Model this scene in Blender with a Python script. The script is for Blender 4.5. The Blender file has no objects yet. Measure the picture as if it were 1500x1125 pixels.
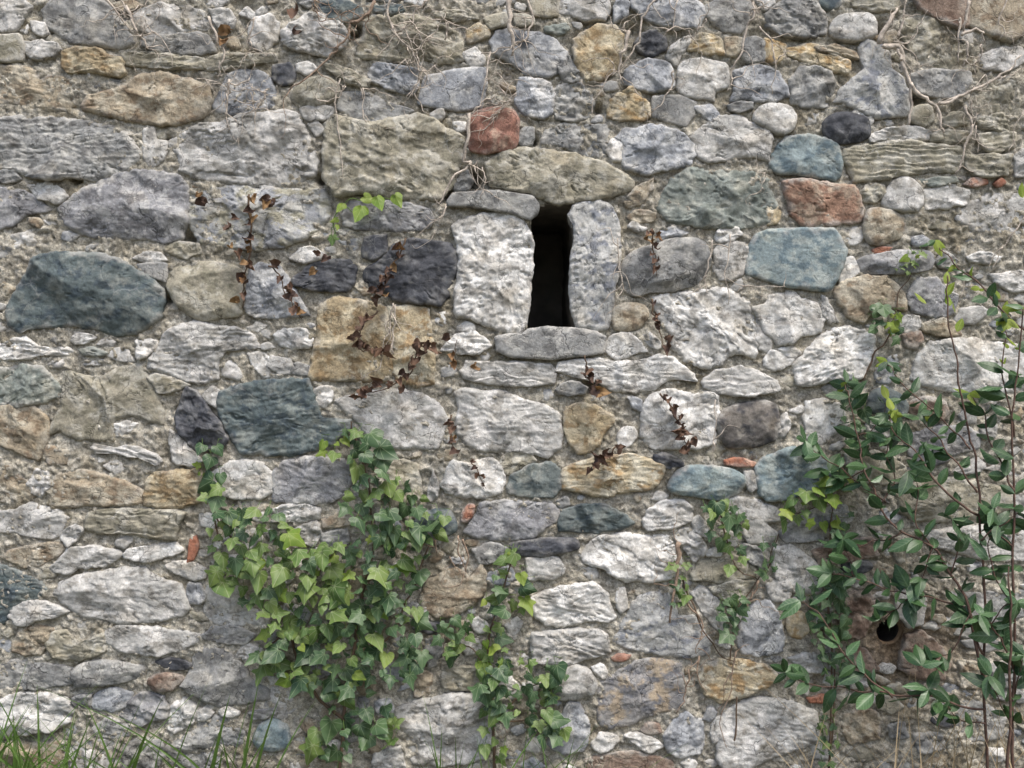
import bpy, math, random
import numpy as np
from mathutils import Matrix, Vector, Euler

# ------------------------------------------------------------------ camera, sky, sun, exposure
scene = bpy.context.scene
PXM = 500.0            # photo pixels per metre on the wall face
DIST = 3.2             # camera to wall
Z0 = 0.06              # height of the photo's bottom edge on the wall face
CAM = Vector((0.0, -DIST, Z0 + 1125 / 2 / PXM))

cd = bpy.data.cameras.new("camera")
cam = bpy.data.objects.new("camera", cd)
scene.collection.objects.link(cam)
cam.location = CAM
cam.rotation_euler = (math.radians(90), 0, 0)
cd.sensor_width = 36
cd.lens = 36 * DIST / 3.0
cd.clip_end = 2000
scene.camera = cam

SUN_DIR = Vector((0.26, -0.38, 0.89)).normalized()     # towards the light
world = bpy.data.worlds.new("World")
scene.world = world
world.use_nodes = True
wn = world.node_tree
wn.nodes.clear()
sky = wn.nodes.new("ShaderNodeTexSky")
sky.sky_type = 'NISHITA'
sky.sun_disc = False
sky.sun_elevation = math.asin(SUN_DIR.z)
sky.sun_rotation = math.atan2(SUN_DIR.x, SUN_DIR.y)
sky.dust_density = 4.0
sky.ozone_density = 0.6
bgn = wn.nodes.new("ShaderNodeBackground")
bgn.inputs[1].default_value = 0.12
won = wn.nodes.new("ShaderNodeOutputWorld")
wn.links.new(sky.outputs[0], bgn.inputs[0])
wn.links.new(bgn.outputs[0], won.inputs[0])

sl = bpy.data.lights.new("sun", 'SUN')
sl.energy = 1.5
sl.angle = math.radians(18)
sl.color = (1.0, 0.958, 0.895)
sun = bpy.data.objects.new("sun", sl)
scene.collection.objects.link(sun)
sun.rotation_euler = SUN_DIR.to_track_quat('Z', 'Y').to_euler()
sun.location = (2, -4, 6)

scene.view_settings.view_transform = 'Standard'
scene.view_settings.look = 'None'
scene.view_settings.gamma = 1
scene.view_settings.exposure = 1.0
scene.view_settings.use_curve_mapping = False

# ------------------------------------------------------------------ helpers
rng = np.random.default_rng(7)
random.seed(7)
COL = scene.collection


def s2l(c):
    c = np.asarray(c, float) / 255.0
    return np.where(c <= 0.04045, c / 12.92, ((c + 0.055) / 1.055) ** 2.4)


def pw(px, py, d=0.0):
    """photo pixel -> world point standing d metres in front of the wall face"""
    p = Vector(((px - 750) / PXM, 0, Z0 + (1125 - py) / PXM))
    return CAM + (p - CAM) * (1 - d / DIST)


_g = np.random.default_rng(3).uniform(0, 2 * np.pi, (256, 256))
GX, GY = np.cos(_g), np.sin(_g)


def noise(x, y):
    """gradient noise about -0.7..0.7"""
    x = np.asarray(x, float); y = np.asarray(y, float)
    xi = np.floor(x).astype(int); yi = np.floor(y).astype(int)
    xf = x - xi; yf = y - yi
    u = xf * xf * xf * (xf * (xf * 6 - 15) + 10); v = yf * yf * yf * (yf * (yf * 6 - 15) + 10)

    def dot(ix, iy, dx, dy):
        a = ix & 255; b = iy & 255
        return GX[a, b] * dx + GY[a, b] * dy
    n00 = dot(xi, yi, xf, yf); n10 = dot(xi + 1, yi, xf - 1, yf)
    n01 = dot(xi, yi + 1, xf, yf - 1); n11 = dot(xi + 1, yi + 1, xf - 1, yf - 1)
    return (n00 * (1 - u) + n10 * u) * (1 - v) + (n01 * (1 - u) + n11 * u) * v


def fbm(x, y, o=4, g=0.5):
    s = 0; a = 1.0
    for k in range(o):
        s = s + a * noise(x * 2 ** k + 17.3 * k, y * 2 ** k - 9.1 * k); a *= g
    return s


def sstep(a, b, x):
    t = np.clip((x - a) / (b - a), 0, 1)
    return t * t * (3 - 2 * t)


def make_mesh(name, V, faces, cols=None, mat=None, uv=None, smooth=True):
    """faces: list of int arrays (n,3) or (n,4)"""
    me = bpy.data.meshes.new(name)
    V = np.asarray(V, np.float32)
    faces = [np.asarray(f, np.int32) for f in faces if len(f)]
    me.vertices.add(len(V)); me.vertices.foreach_set("co", V.ravel())
    loops = np.concatenate([f.ravel() for f in faces])
    tot = np.concatenate([np.full(len(f), f.shape[1], np.int32) for f in faces])
    start = np.concatenate([[0], np.cumsum(tot)[:-1]]).astype(np.int32)
    me.loops.add(len(loops)); me.loops.foreach_set("vertex_index", loops)
    me.polygons.add(len(tot)); me.polygons.foreach_set("loop_start", start)
    me.polygons.foreach_set("loop_total", tot)
    me.polygons.foreach_set("use_smooth", np.full(len(tot), smooth, bool))
    if cols is not None:
        at = me.color_attributes.new("Col", 'FLOAT_COLOR', 'POINT')
        c4 = np.ones((len(V), 4), np.float32); c4[:, :3] = cols
        at.data.foreach_set("color", c4.ravel())
    if uv is not None:
        ul = me.uv_layers.new(name="UVMap")
        ul.data.foreach_set("uv", np.asarray(uv, np.float32)[loops].ravel())
    if mat:
        me.materials.append(mat)
    me.update(calc_edges=True)
    me.validate()
    return me


def link(name, data, parent=None, loc=(0, 0, 0)):
    o = bpy.data.objects.new(name, data)
    COL.objects.link(o)
    o.location = loc
    if parent:
        o.parent = parent
    return o


def thing(name, label, cat, loc=(0, 0, 0), group=None):
    o = link(name, None, None, loc)
    o.empty_display_size = 0.1
    o["label"] = label; o["category"] = cat
    if group:
        o["group"] = group
    return o


def catmull(P, n=6):
    P = [Vector(p) for p in P]
    if len(P) < 3:
        return [P[0].lerp(P[-1], k / n) for k in range(n + 1)]
    out = []
    Q = [P[0] * 2 - P[1]] + P + [P[-1] * 2 - P[-2]]
    for i in range(1, len(Q) - 2):
        a, b, c, d = Q[i - 1], Q[i], Q[i + 1], Q[i + 2]
        for k in range(n):
            t = k / n
            out.append(0.5 * ((2 * b) + (c - a) * t + (2 * a - 5 * b + 4 * c - d) * t * t + (3 * b - a - 3 * c + d) * t ** 3))
    out.append(P[-1])
    return out


class Tubes:
    """collects tubes into one mesh"""
    def __init__(self):
        self.V = []; self.Q = []; self.T = []; self.n = 0

    def add(self, pts, r0, r1, sides=6, knob=0.0):
        pts = [Vector(p) for p in pts]
        m = len(pts)
        up = Vector((0.3, 1, 0.2)).normalized()
        rings = []
        for i, p in enumerate(pts):
            t = (pts[min(i + 1, m - 1)] - pts[max(i - 1, 0)])
            if t.length < 1e-9:
                t = Vector((0, 0, 1))
            t.normalize()
            a = t.cross(up)
            if a.length < 1e-4:
                a = t.cross(Vector((1, 0, 0)))
            a.normalize(); b = t.cross(a)
            r = r0 + (r1 - r0) * i / (m - 1)
            for k in range(sides):
                th = 2 * math.pi * k / sides
                rr = r * (1 + knob * random.uniform(-1, 1))
                rings.append(p + a * (math.cos(th) * rr) + b * (math.sin(th) * rr))
        o = self.n
        self.V += [tuple(v) for v in rings]
        for i in range(m - 1):
            for k in range(sides):
                k2 = (k + 1) % sides
                self.Q.append((o + i * sides + k, o + i * sides + k2, o + (i + 1) * sides + k2, o + (i + 1) * sides + k))
        self.V.append(tuple(pts[0])); self.V.append(tuple(pts[-1]))
        c0 = o + m * sides; c1 = c0 + 1
        for k in range(sides):
            k2 = (k + 1) % sides
            self.T.append((c0, o + k2, o + k)); self.T.append((c1, o + (m - 1) * sides + k, o + (m - 1) * sides + k2))
        self.n += m * sides + 2

    def build(self, name, mat, parent=None, off=(0, 0, 0)):
        V = np.array(self.V) - np.array(off)
        return link(name, make_mesh(name, V, [np.array(self.Q), np.array(self.T)], None, mat), parent)


# ------------------------------------------------------------------ materials
def new_mat(name):
    m = bpy.data.materials.new(name); m.use_nodes = True
    nt = m.node_tree; nt.nodes.clear()
    out = nt.nodes.new("ShaderNodeOutputMaterial")
    b = nt.nodes.new("ShaderNodeBsdfPrincipled")
    nt.links.new(b.outputs[0], out.inputs[0])
    return m, nt, b, out


def N(nt, typ, **kw):
    n = nt.nodes.new(typ)
    for k, v in kw.items():
        if k.startswith("i_"):
            key = k[2:]
            n.inputs[int(key) if key.isdigit() else key].default_value = v
        else:
            setattr(n, k, v)
    return n


def math_n(nt, op, a, b=None, clamp=False):
    n = nt.nodes.new("ShaderNodeMath"); n.operation = op; n.use_clamp = clamp
    for i, x in enumerate((a, b)):
        if x is None:
            continue
        if isinstance(x, (int, float)):
            n.inputs[i].default_value = x
        else:
            nt.links.new(x, n.inputs[i])
    return n.outputs[0]


def ramp(nt, src, lo, hi, a, b):
    n = N(nt, "ShaderNodeMapRange"); n.interpolation_type = 'SMOOTHSTEP'
    n.inputs[1].default_value = lo; n.inputs[2].default_value = hi
    n.inputs[3].default_value = a; n.inputs[4].default_value = b
    nt.links.new(src, n.inputs[0])
    return n.outputs[0]


def noise_n(nt, co, scale, detail=4, rough=0.55, dist=0.0):
    n = N(nt, "ShaderNodeTexNoise")
    n.inputs["Scale"].default_value = scale; n.inputs["Detail"].default_value = detail
    n.inputs["Roughness"].default_value = rough; n.inputs["Distortion"].default_value = dist
    nt.links.new(co, n.inputs["Vector"])
    return n.outputs[0]


def stone_mat(name, rough=0.88, veins=0.3, cracks=0.5, bump=0.5, grain=1.0, speck=0.2, spec=0.3):
    m, nt, b, out = new_mat(name)
    L = nt.links.new
    co = N(nt, "ShaderNodeNewGeometry").outputs["Position"]
    at = N(nt, "ShaderNodeAttribute", attribute_name="Col").outputs["Color"]
    n1 = noise_n(nt, co, 28, 6, 0.62)
    n2 = noise_n(nt, co, 150, 5, 0.6)
    n3 = noise_n(nt, co, 620, 3, 0.6)
    f = math_n(nt, 'MULTIPLY', ramp(nt, n1, 0.28, 0.72, 1 - 0.22 * grain, 1 + 0.2 * grain), ramp(nt, n2, 0.25, 0.75, 1 - 0.26 * grain, 1 + 0.22 * grain))
    f = math_n(nt, 'MULTIPLY', f, ramp(nt, n3, 0.25, 0.75, 1 - 0.25 * grain, 1 + 0.2 * grain))
    # hairline cracks
    wob = N(nt, "ShaderNodeTexNoise"); wob.inputs["Scale"].default_value = 14; wob.inputs["Detail"].default_value = 5
    L(co, wob.inputs["Vector"])
    mixv = N(nt, "ShaderNodeVectorMath", operation='MULTIPLY_ADD')
    L(wob.outputs["Color"], mixv.inputs[0]); mixv.inputs[1].default_value = (0.11, 0.11, 0.11); L(co, mixv.inputs[2])
    vo = N(nt, "ShaderNodeTexVoronoi", feature='DISTANCE_TO_EDGE'); vo.inputs["Scale"].default_value = 11
    L(mixv.outputs[0], vo.inputs["Vector"])
    msk = ramp(nt, noise_n(nt, co, 9, 3), 0.5, 0.62, 0, 1)
    ck = math_n(nt, 'MULTIPLY', ramp(nt, vo.outputs["Distance"], 0.0, 0.022, 1, 0), msk)
    vo3 = N(nt, "ShaderNodeTexVoronoi", feature='DISTANCE_TO_EDGE'); vo3.inputs["Scale"].default_value = 34
    L(mixv.outputs[0], vo3.inputs["Vector"])
    ck3 = math_n(nt, 'MULTIPLY', ramp(nt, vo3.outputs["Distance"], 0.0, 0.05, 1, 0), ramp(nt, noise_n(nt, co, 15, 3), 0.5, 0.6, 0, 1))
    ck = math_n(nt, 'MAXIMUM', ck, math_n(nt, 'MULTIPLY', ck3, 0.8))
    f = math_n(nt, 'MULTIPLY', f, math_n(nt, 'SUBTRACT', 1.0, math_n(nt, 'MULTIPLY', ck, 0.6 * cracks)))
    # dark lichen specks
    sp = ramp(nt, noise_n(nt, co, 95, 8, 0.75), 0.60, 0.72, 0, 1)
    f = math_n(nt, 'MULTIPLY', f, math_n(nt, 'SUBTRACT', 1.0, math_n(nt, 'MULTIPLY', sp, speck)))
    mul = N(nt, "ShaderNodeVectorMath", operation='SCALE')
    L(at, mul.inputs[0]); L(f, mul.inputs["Scale"])
    col = mul.outputs[0]
    if veins > 0:
        vo2 = N(nt, "ShaderNodeTexVoronoi", feature='DISTANCE_TO_EDGE'); vo2.inputs["Scale"].default_value = 8
        L(mixv.outputs[0], vo2.inputs["Vector"])
        vm = ramp(nt, noise_n(nt, co, 6, 2), 0.52, 0.6, 0, 1)
        vf = math_n(nt, 'MULTIPLY', math_n(nt, 'MULTIPLY', ramp(nt, vo2.outputs["Distance"], 0.0, 0.02, 1, 0), vm), veins)
        mx = N(nt, "ShaderNodeMix", data_type='RGBA')
        L(vf, mx.inputs[0]); L(col, mx.inputs[6]); mx.inputs[7].default_value = (0.62, 0.61, 0.58, 1)
        col = mx.outputs[2]
    # pale lichen film
    lf = math_n(nt, 'MULTIPLY', ramp(nt, noise_n(nt, co, 17, 7, 0.7), 0.55, 0.72, 0, 1), 0.30)
    mx = N(nt, "ShaderNodeMix", data_type='RGBA')
    L(lf, mx.inputs[0]); L(col, mx.inputs[6]); mx.inputs[7].default_value = (0.44, 0.43, 0.37, 1)
    L(mx.outputs[2], b.inputs["Base Color"])
    b.inputs["Roughness"].default_value = rough
    b.inputs["Specular IOR Level"].default_value = spec
    h = math_n(nt, 'ADD', math_n(nt, 'MULTIPLY', n2, 0.6), math_n(nt, 'MULTIPLY', n3, 0.35))
    h = math_n(nt, 'SUBTRACT', h, math_n(nt, 'MULTIPLY', ck, 0.8 * cracks))
    bp = N(nt, "ShaderNodeBump"); bp.inputs["Strength"].default_value = bump; bp.inputs["Distance"].default_value = 0.006
    L(h, bp.inputs["Height"]); L(bp.outputs[0], b.inputs["Normal"])
    return m


M_LIME = stone_mat("limestone", 0.9, 0.35, 1.0, 0.55, 0.85, 0.16)
M_SLATE = stone_mat("slate", 0.72, 0.14, 0.5, 0.5, 0.85, 0.22, 0.35)
M_OCHRE = stone_mat("sandstone", 0.93, 0.0, 0.7, 0.8, 1.05, 0.22)
M_MORTAR = stone_mat("lime_mortar", 0.95, 0.0, 0.0, 1.3, 1.7, 0.35, 0.15)


def plain_mat(name, rgb, rough=0.8, var=0.3, scale=40, bump=0.3, spec=0.3):
    m, nt, b, out = new_mat(name)
    co = N(nt, "ShaderNodeNewGeometry").outputs["Position"]
    f = ramp(nt, noise_n(nt, co, scale, 6), 0.25, 0.75, 1 - var, 1 + var)
    mul = N(nt, "ShaderNodeVectorMath", operation='SCALE'); mul.inputs[0].default_value = tuple(rgb)
    nt.links.new(f, mul.inputs["Scale"]); nt.links.new(mul.outputs[0], b.inputs["Base Color"])
    b.inputs["Roughness"].default_value = rough; b.inputs["Specular IOR Level"].default_value = spec
    if bump:
        bp = N(nt, "ShaderNodeBump"); bp.inputs["Strength"].default_value = bump; bp.inputs["Distance"].default_value = 0.004
        nt.links.new(noise_n(nt, co, scale * 4, 4), bp.inputs["Height"]); nt.links.new(bp.outputs[0], b.inputs["Normal"])
    return m


def leaf_mat(name, c1, c2, vein, rough=0.45, transl=0.25, veined=True, pinnate=False, spec=0.4):
    m, nt, b, out = new_mat(name)
    L = nt.links.new
    oi = N(nt, "ShaderNodeObjectInfo")
    co = N(nt, "ShaderNodeNewGeometry").outputs["Position"]
    uvn = N(nt, "ShaderNodeUVMap"); sep = N(nt, "ShaderNodeSeparateXYZ"); L(uvn.outputs[0], sep.inputs[0])
    u, v = sep.outputs[0], sep.outputs[1]
    mx = N(nt, "ShaderNodeMix", data_type='RGBA')
    fac = math_n(nt, 'ADD', math_n(nt, 'MULTIPLY', oi.outputs["Random"], 0.8), ramp(nt, noise_n(nt, co, 45, 4), 0.3, 0.7, -0.1, 0.3), True)
    L(fac, mx.inputs[0]); mx.inputs[6].default_value = (*c1, 1); mx.inputs[7].default_value = (*c2, 1)
    col = mx.outputs[2]
    if veined:
        r = math_n(nt, 'SQRT', math_n(nt, 'ADD', math_n(nt, 'MULTIPLY', u, u), math_n(nt, 'MULTIPLY', v, v)))
        if pinnate:
            au = math_n(nt, 'ABSOLUTE', u)
            side = math_n(nt, 'MULTIPLY', math_n(nt, 'PINGPONG', math_n(nt, 'ADD', v, math_n(nt, 'MULTIPLY', au, 0.9)), 0.075), 1.0)
            dmin = math_n(nt, 'MINIMUM', math_n(nt, 'MULTIPLY', au, 0.55), math_n(nt, 'MULTIPLY', side, 1.6))
        else:
            ang = math_n(nt, 'ARCTAN2', u, math_n(nt, 'MULTIPLY', v, -1.0))
            dmin = math_n(nt, 'MULTIPLY', math_n(nt, 'PINGPONG', ang, 0.33), r)
        vf = ramp(nt, dmin, 0.004, 0.022, 0.75, 0.0)
        m2 = N(nt, "ShaderNodeMix", data_type='RGBA')
        L(vf, m2.inputs[0]); L(col, m2.inputs[6]); m2.inputs[7].default_value = (*vein, 1)
        col = m2.outputs[2]
        bp = N(nt, "ShaderNodeBump"); bp.inputs["Strength"].default_value = 0.35; bp.inputs["Distance"].default_value = 0.002
        L(math_n(nt, 'SUBTRACT', noise_n(nt, co, 130, 3), vf), bp.inputs["Height"]); L(bp.outputs[0], b.inputs["Normal"])
    L(col, b.inputs["Base Color"])
    b.inputs["Roughness"].default_value = rough
    b.inputs["Specular IOR Level"].default_value = spec
    tr = N(nt, "ShaderNodeBsdfTranslucent"); L(col, tr.inputs[0])
    ms = N(nt, "ShaderNodeMixShader"); ms.inputs[0].default_value = transl
    L(b.outputs[0], ms.inputs[1]); L(tr.outputs[0], ms.inputs[2]); L(ms.outputs[0], out.inputs[0])
    return m


M_IVYD = leaf_mat("ivy_leaf_dark", (0.036, 0.076, 0.034), (0.082, 0.142, 0.058), (0.20, 0.27, 0.15), 0.42, 0.18)
M_IVYL = leaf_mat("ivy_leaf_light", (0.085, 0.155, 0.042), (0.175, 0.245, 0.068), (0.29, 0.34, 0.18), 0.48, 0.25)
M_IVYY = leaf_mat("ivy_leaf_young", (0.14, 0.24, 0.03), (0.25, 0.31, 0.06), (0.30, 0.38, 0.10), 0.5, 0.35)
M_SHR = leaf_mat("shrub_leaf", (0.016, 0.048, 0.018), (0.050, 0.110, 0.034), (0.08, 0.14, 0.06), 0.42, 0.15, True, True, 0.5)
M_SHRB = leaf_mat("shrub_leaf_pale", (0.045, 0.105, 0.045), (0.09, 0.17, 0.07), (0.17, 0.25, 0.14), 0.36, 0.2, True, True, 0.5)
M_YOUNG = leaf_mat("shrub_leaf_young", (0.20, 0.30, 0.03), (0.30, 0.37, 0.06), (0.33, 0.4, 0.1), 0.5, 0.4, True, True)
M_DEAD = leaf_mat("dry_leaf", (0.065, 0.040, 0.032), (0.17, 0.10, 0.065), (0.2, 0.12, 0.07), 0.75, 0.1, False)
M_DEADO = leaf_mat("dry_leaf_orange", (0.16, 0.085, 0.038), (0.30, 0.19, 0.09), (0.2, 0.12, 0.07), 0.75, 0.15, False)
M_BARK = plain_mat("dry_stem", s2l((178, 168, 156)), 0.9, 0.45, 60, 0.6)
M_BARKB = plain_mat("brown_stem", s2l((140, 122, 106)), 0.9, 0.4, 60, 0.6)
M_TWIG = plain_mat("shrub_twig", (0.10, 0.060, 0.045), 0.7, 0.35, 70, 0.3)
M_VSTEM = plain_mat("vine_stem", (0.11, 0.075, 0.05), 0.8, 0.35, 70, 0.3)
M_GREEN = plain_mat("green_stem", (0.10, 0.17, 0.04), 0.6, 0.2, 50, 0)
M_GRASS = leaf_mat("grass_blade", (0.05, 0.115, 0.022), (0.12, 0.20, 0.045), (0.1, 0.2, 0.1), 0.45, 0.3, False)
M_STRAW = leaf_mat("dry_grass", (0.30, 0.23, 0.13), (0.46, 0.37, 0.24), (0.1, 0.2, 0.1), 0.7, 0.2, False)
M_SOIL = plain_mat("soil", (0.085, 0.075, 0.045), 0.95, 0.4, 9, 0.8)
M_PIPE = plain_mat("clay_pipe", s2l((140, 118, 94)), 0.9, 0.25, 50, 0.6)
M_PIPEIN = plain_mat("darkened_pipe_inside", (0.05, 0.042, 0.036), 0.95, 0.3, 50, 0.3)  # darkness of the hole put into the bore's own colour
M_CORE = plain_mat("wall_core", (0.20, 0.185, 0.16), 0.95, 0.3, 12, 0.8)

# ------------------------------------------------------------------ the ground
gx = np.concatenate([np.linspace(-400, -6, 12), np.linspace(-5, 5, 80), np.linspace(6, 400, 12)])
gy = np.concatenate([np.linspace(-400, -7, 12), np.linspace(-6, 0.3, 60), [0.9, 3, 10, 60, 400]])
X, Y = np.meshgrid(gx, gy)
Zg = 0.02 * fbm(X * 2.1, Y * 2.1, 4) + 0.02 * np.exp(-np.abs(Y + 0.1) * 4)
nx, ny = len(gx), len(gy)
I = np.arange(nx * ny).reshape(ny, nx)
Q = np.stack([I[:-1, :-1], I[:-1, 1:], I[1:, 1:], I[1:, :-1]], -1).reshape(-1, 4)
go = link("ground", make_mesh("ground", np.stack([X, Y, Zg], -1).reshape(-1, 3), [Q], None, M_SOIL))
go["kind"] = "structure"

# ------------------------------------------------------------------ the wall
wall = thing("stone_wall", "old grey rubble stone wall with a narrow dark slit opening", "wall")
CLS = {   # main colour, patches, stains (as seen in plain light)
    'w': ((216, 215, 210), (193, 190, 182), (162, 159, 152)), 'lg': ((178, 177, 172), (201, 199, 194), (144, 141, 133)),
    'g': ((140, 141, 139), (168, 167, 161), (110, 110, 108)), 'bg': ((154, 158, 163), (194, 195, 194), (114, 118, 123)),
    'pu': ((139, 140, 143), (168, 168, 167), (112, 112, 114)), 'db': ((70, 73, 80), (93, 95, 99), (50, 52, 58)),
    'dk': ((90, 86, 82), (118, 112, 104), (66, 66, 70)), 'gd': ((104, 114, 112), (132, 138, 132), (80, 92, 94)),
    'gg': ((126, 134, 127), (156, 159, 148), (102, 110, 102)), 'tb': ((126, 143, 145), (154, 164, 160), (92, 113, 122)),
    'dt': ((84, 97, 98), (110, 119, 116), (64, 78, 86)), 'oc': ((168, 151, 117), (190, 178, 148), (142, 119, 82)),
    'oy': ((184, 170, 138), (200, 193, 170), (162, 134, 90)), 'ye': ((188, 170, 132), (203, 192, 166), (170, 140, 90)),
    'tn': ((164, 151, 127), (182, 173, 152), (138, 120, 96)), 'ol': ((158, 152, 132), (180, 176, 161), (126, 122, 103)),
    'br': ((140, 119, 103), (162, 145, 128), (112, 90, 76)), 'rd': ((154, 110, 93), (168, 140, 120), (134, 94, 80)),
    'bq': ((152, 118, 96), (168, 146, 124), (128, 96, 78)), 'bk': ((180, 116, 86), (196, 146, 118), (150, 96, 72)), 'mv': ((176, 176, 170), (150, 153, 157), (160, 156, 134)),
    'lb': ((172, 173, 170), (196, 195, 189), (130, 135, 144)), 'bt': ((146, 144, 142), (166, 150, 126), (112, 114, 120))}
KCOL = 0.97


def stone_cols(cls, X, Z, ox, oz, R, d=None):
    c1, c2, c3 = [s2l(c) for c in CLS[cls]]
    jit = 1 + rng.normal(0, 0.05)
    a = sstep(-0.08, 0.30, fbm(X / 34 + ox, Z / 34 + oz, 5, 0.65))[:, None]
    b = sstep(0.08, 0.36, fbm(X / 26 - oz, Z / 20 + ox, 5, 0.65))[:, None] * 0.9
    c = c1 * (1 - a) + c2 * a
    c = c * (1 - b) + c3 * b
    # faint warm earth stains
    w = sstep(0.2, 0.55, fbm(X / 60 + oz, Z / 45 - ox, 4))[:, None] * 0.35
    c = c * (1 - w) + c * np.array([1.05, 0.93, 0.74]) * w
    if d is not None:      # lime smears and dust from the joints
        sm = sstep(0.0, 1.0, 0.55 + 1.5 * fbm(X / 30 + ox * 2, Z / 24 - oz, 4, 0.6) - d / rng.uniform(5, 14))[:, None] * rng.uniform(.15, .75)
        c = c * (1 - sm) + s2l((176, 173, 165)) * sm
    lum = c @ np.array([0.2126, 0.7152, 0.0722])
    c = lum[:, None] + (c - lum[:, None]) * 0.84
    return np.clip(c * jit * KCOL, 0.005, 0.8)


def inside(P, x, y):
    r = np.zeros(np.shape(x), bool)
    n = len(P); j = n - 1
    for i in range(n):
        xi, yi = P[i]; xj, yj = P[j]
        cond = ((yi > y) != (yj > y)) & (x < (xj - xi) * (y - yi) / (yj - yi + 1e-12) + xi)
        r ^= cond; j = i
    return r


def outline(P, style, step, amp, seed):
    P = np.asarray(P, float)
    for _ in range(2 if style == 's' else 1):      # corner cutting
        Nx = np.roll(P, -1, 0)
        q = 0.2 if style == 's' else 0.06
        P = np.stack([P * (1 - q) + Nx * q, P * q + Nx * (1 - q)], 1).reshape(-1, 2)
    E = np.roll(P, -1, 0) - P
    Ls = np.hypot(E[:, 0], E[:, 1]); per = Ls.sum()
    n = max(16, 8 * int(round(per / step / 8)))
    s = np.arange(n) * per / n
    cum = np.concatenate([[0], np.cumsum(Ls)])
    k = np.clip(np.searchsorted(cum, s, side='right') - 1, 0, len(P) - 1)
    t = (s - cum[k]) / np.maximum(Ls[k], 1e-9)
    B = P[k] + E[k] * t[:, None]
    C = B.mean(0)
    d = B - C; L = np.hypot(d[:, 0], d[:, 1])[:, None] + 1e-9
    th = np.stack([B[:, 0] / 16 + seed, B[:, 1] / 16 - seed], 1)
    nz = fbm(th[:, 0], th[:, 1], 4, 0.6)[:, None]
    return B + d / L * nz * amp, per


def centroid(B):
    x, y = B[:, 0], B[:, 1]; x2, y2 = np.roll(x, -1), np.roll(y, -1)
    cr = x * y2 - x2 * y; A = cr.sum() / 2
    return np.array([((x + x2) * cr).sum(), ((y + y2) * cr).sum()]) / (6 * A), abs(A)


def terrace(f, n, k=0.22):
    q = f * n; i = np.floor(q); r = q - i
    return (i + sstep(0.5 - k, 0.5 + k, r)) / n


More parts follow.
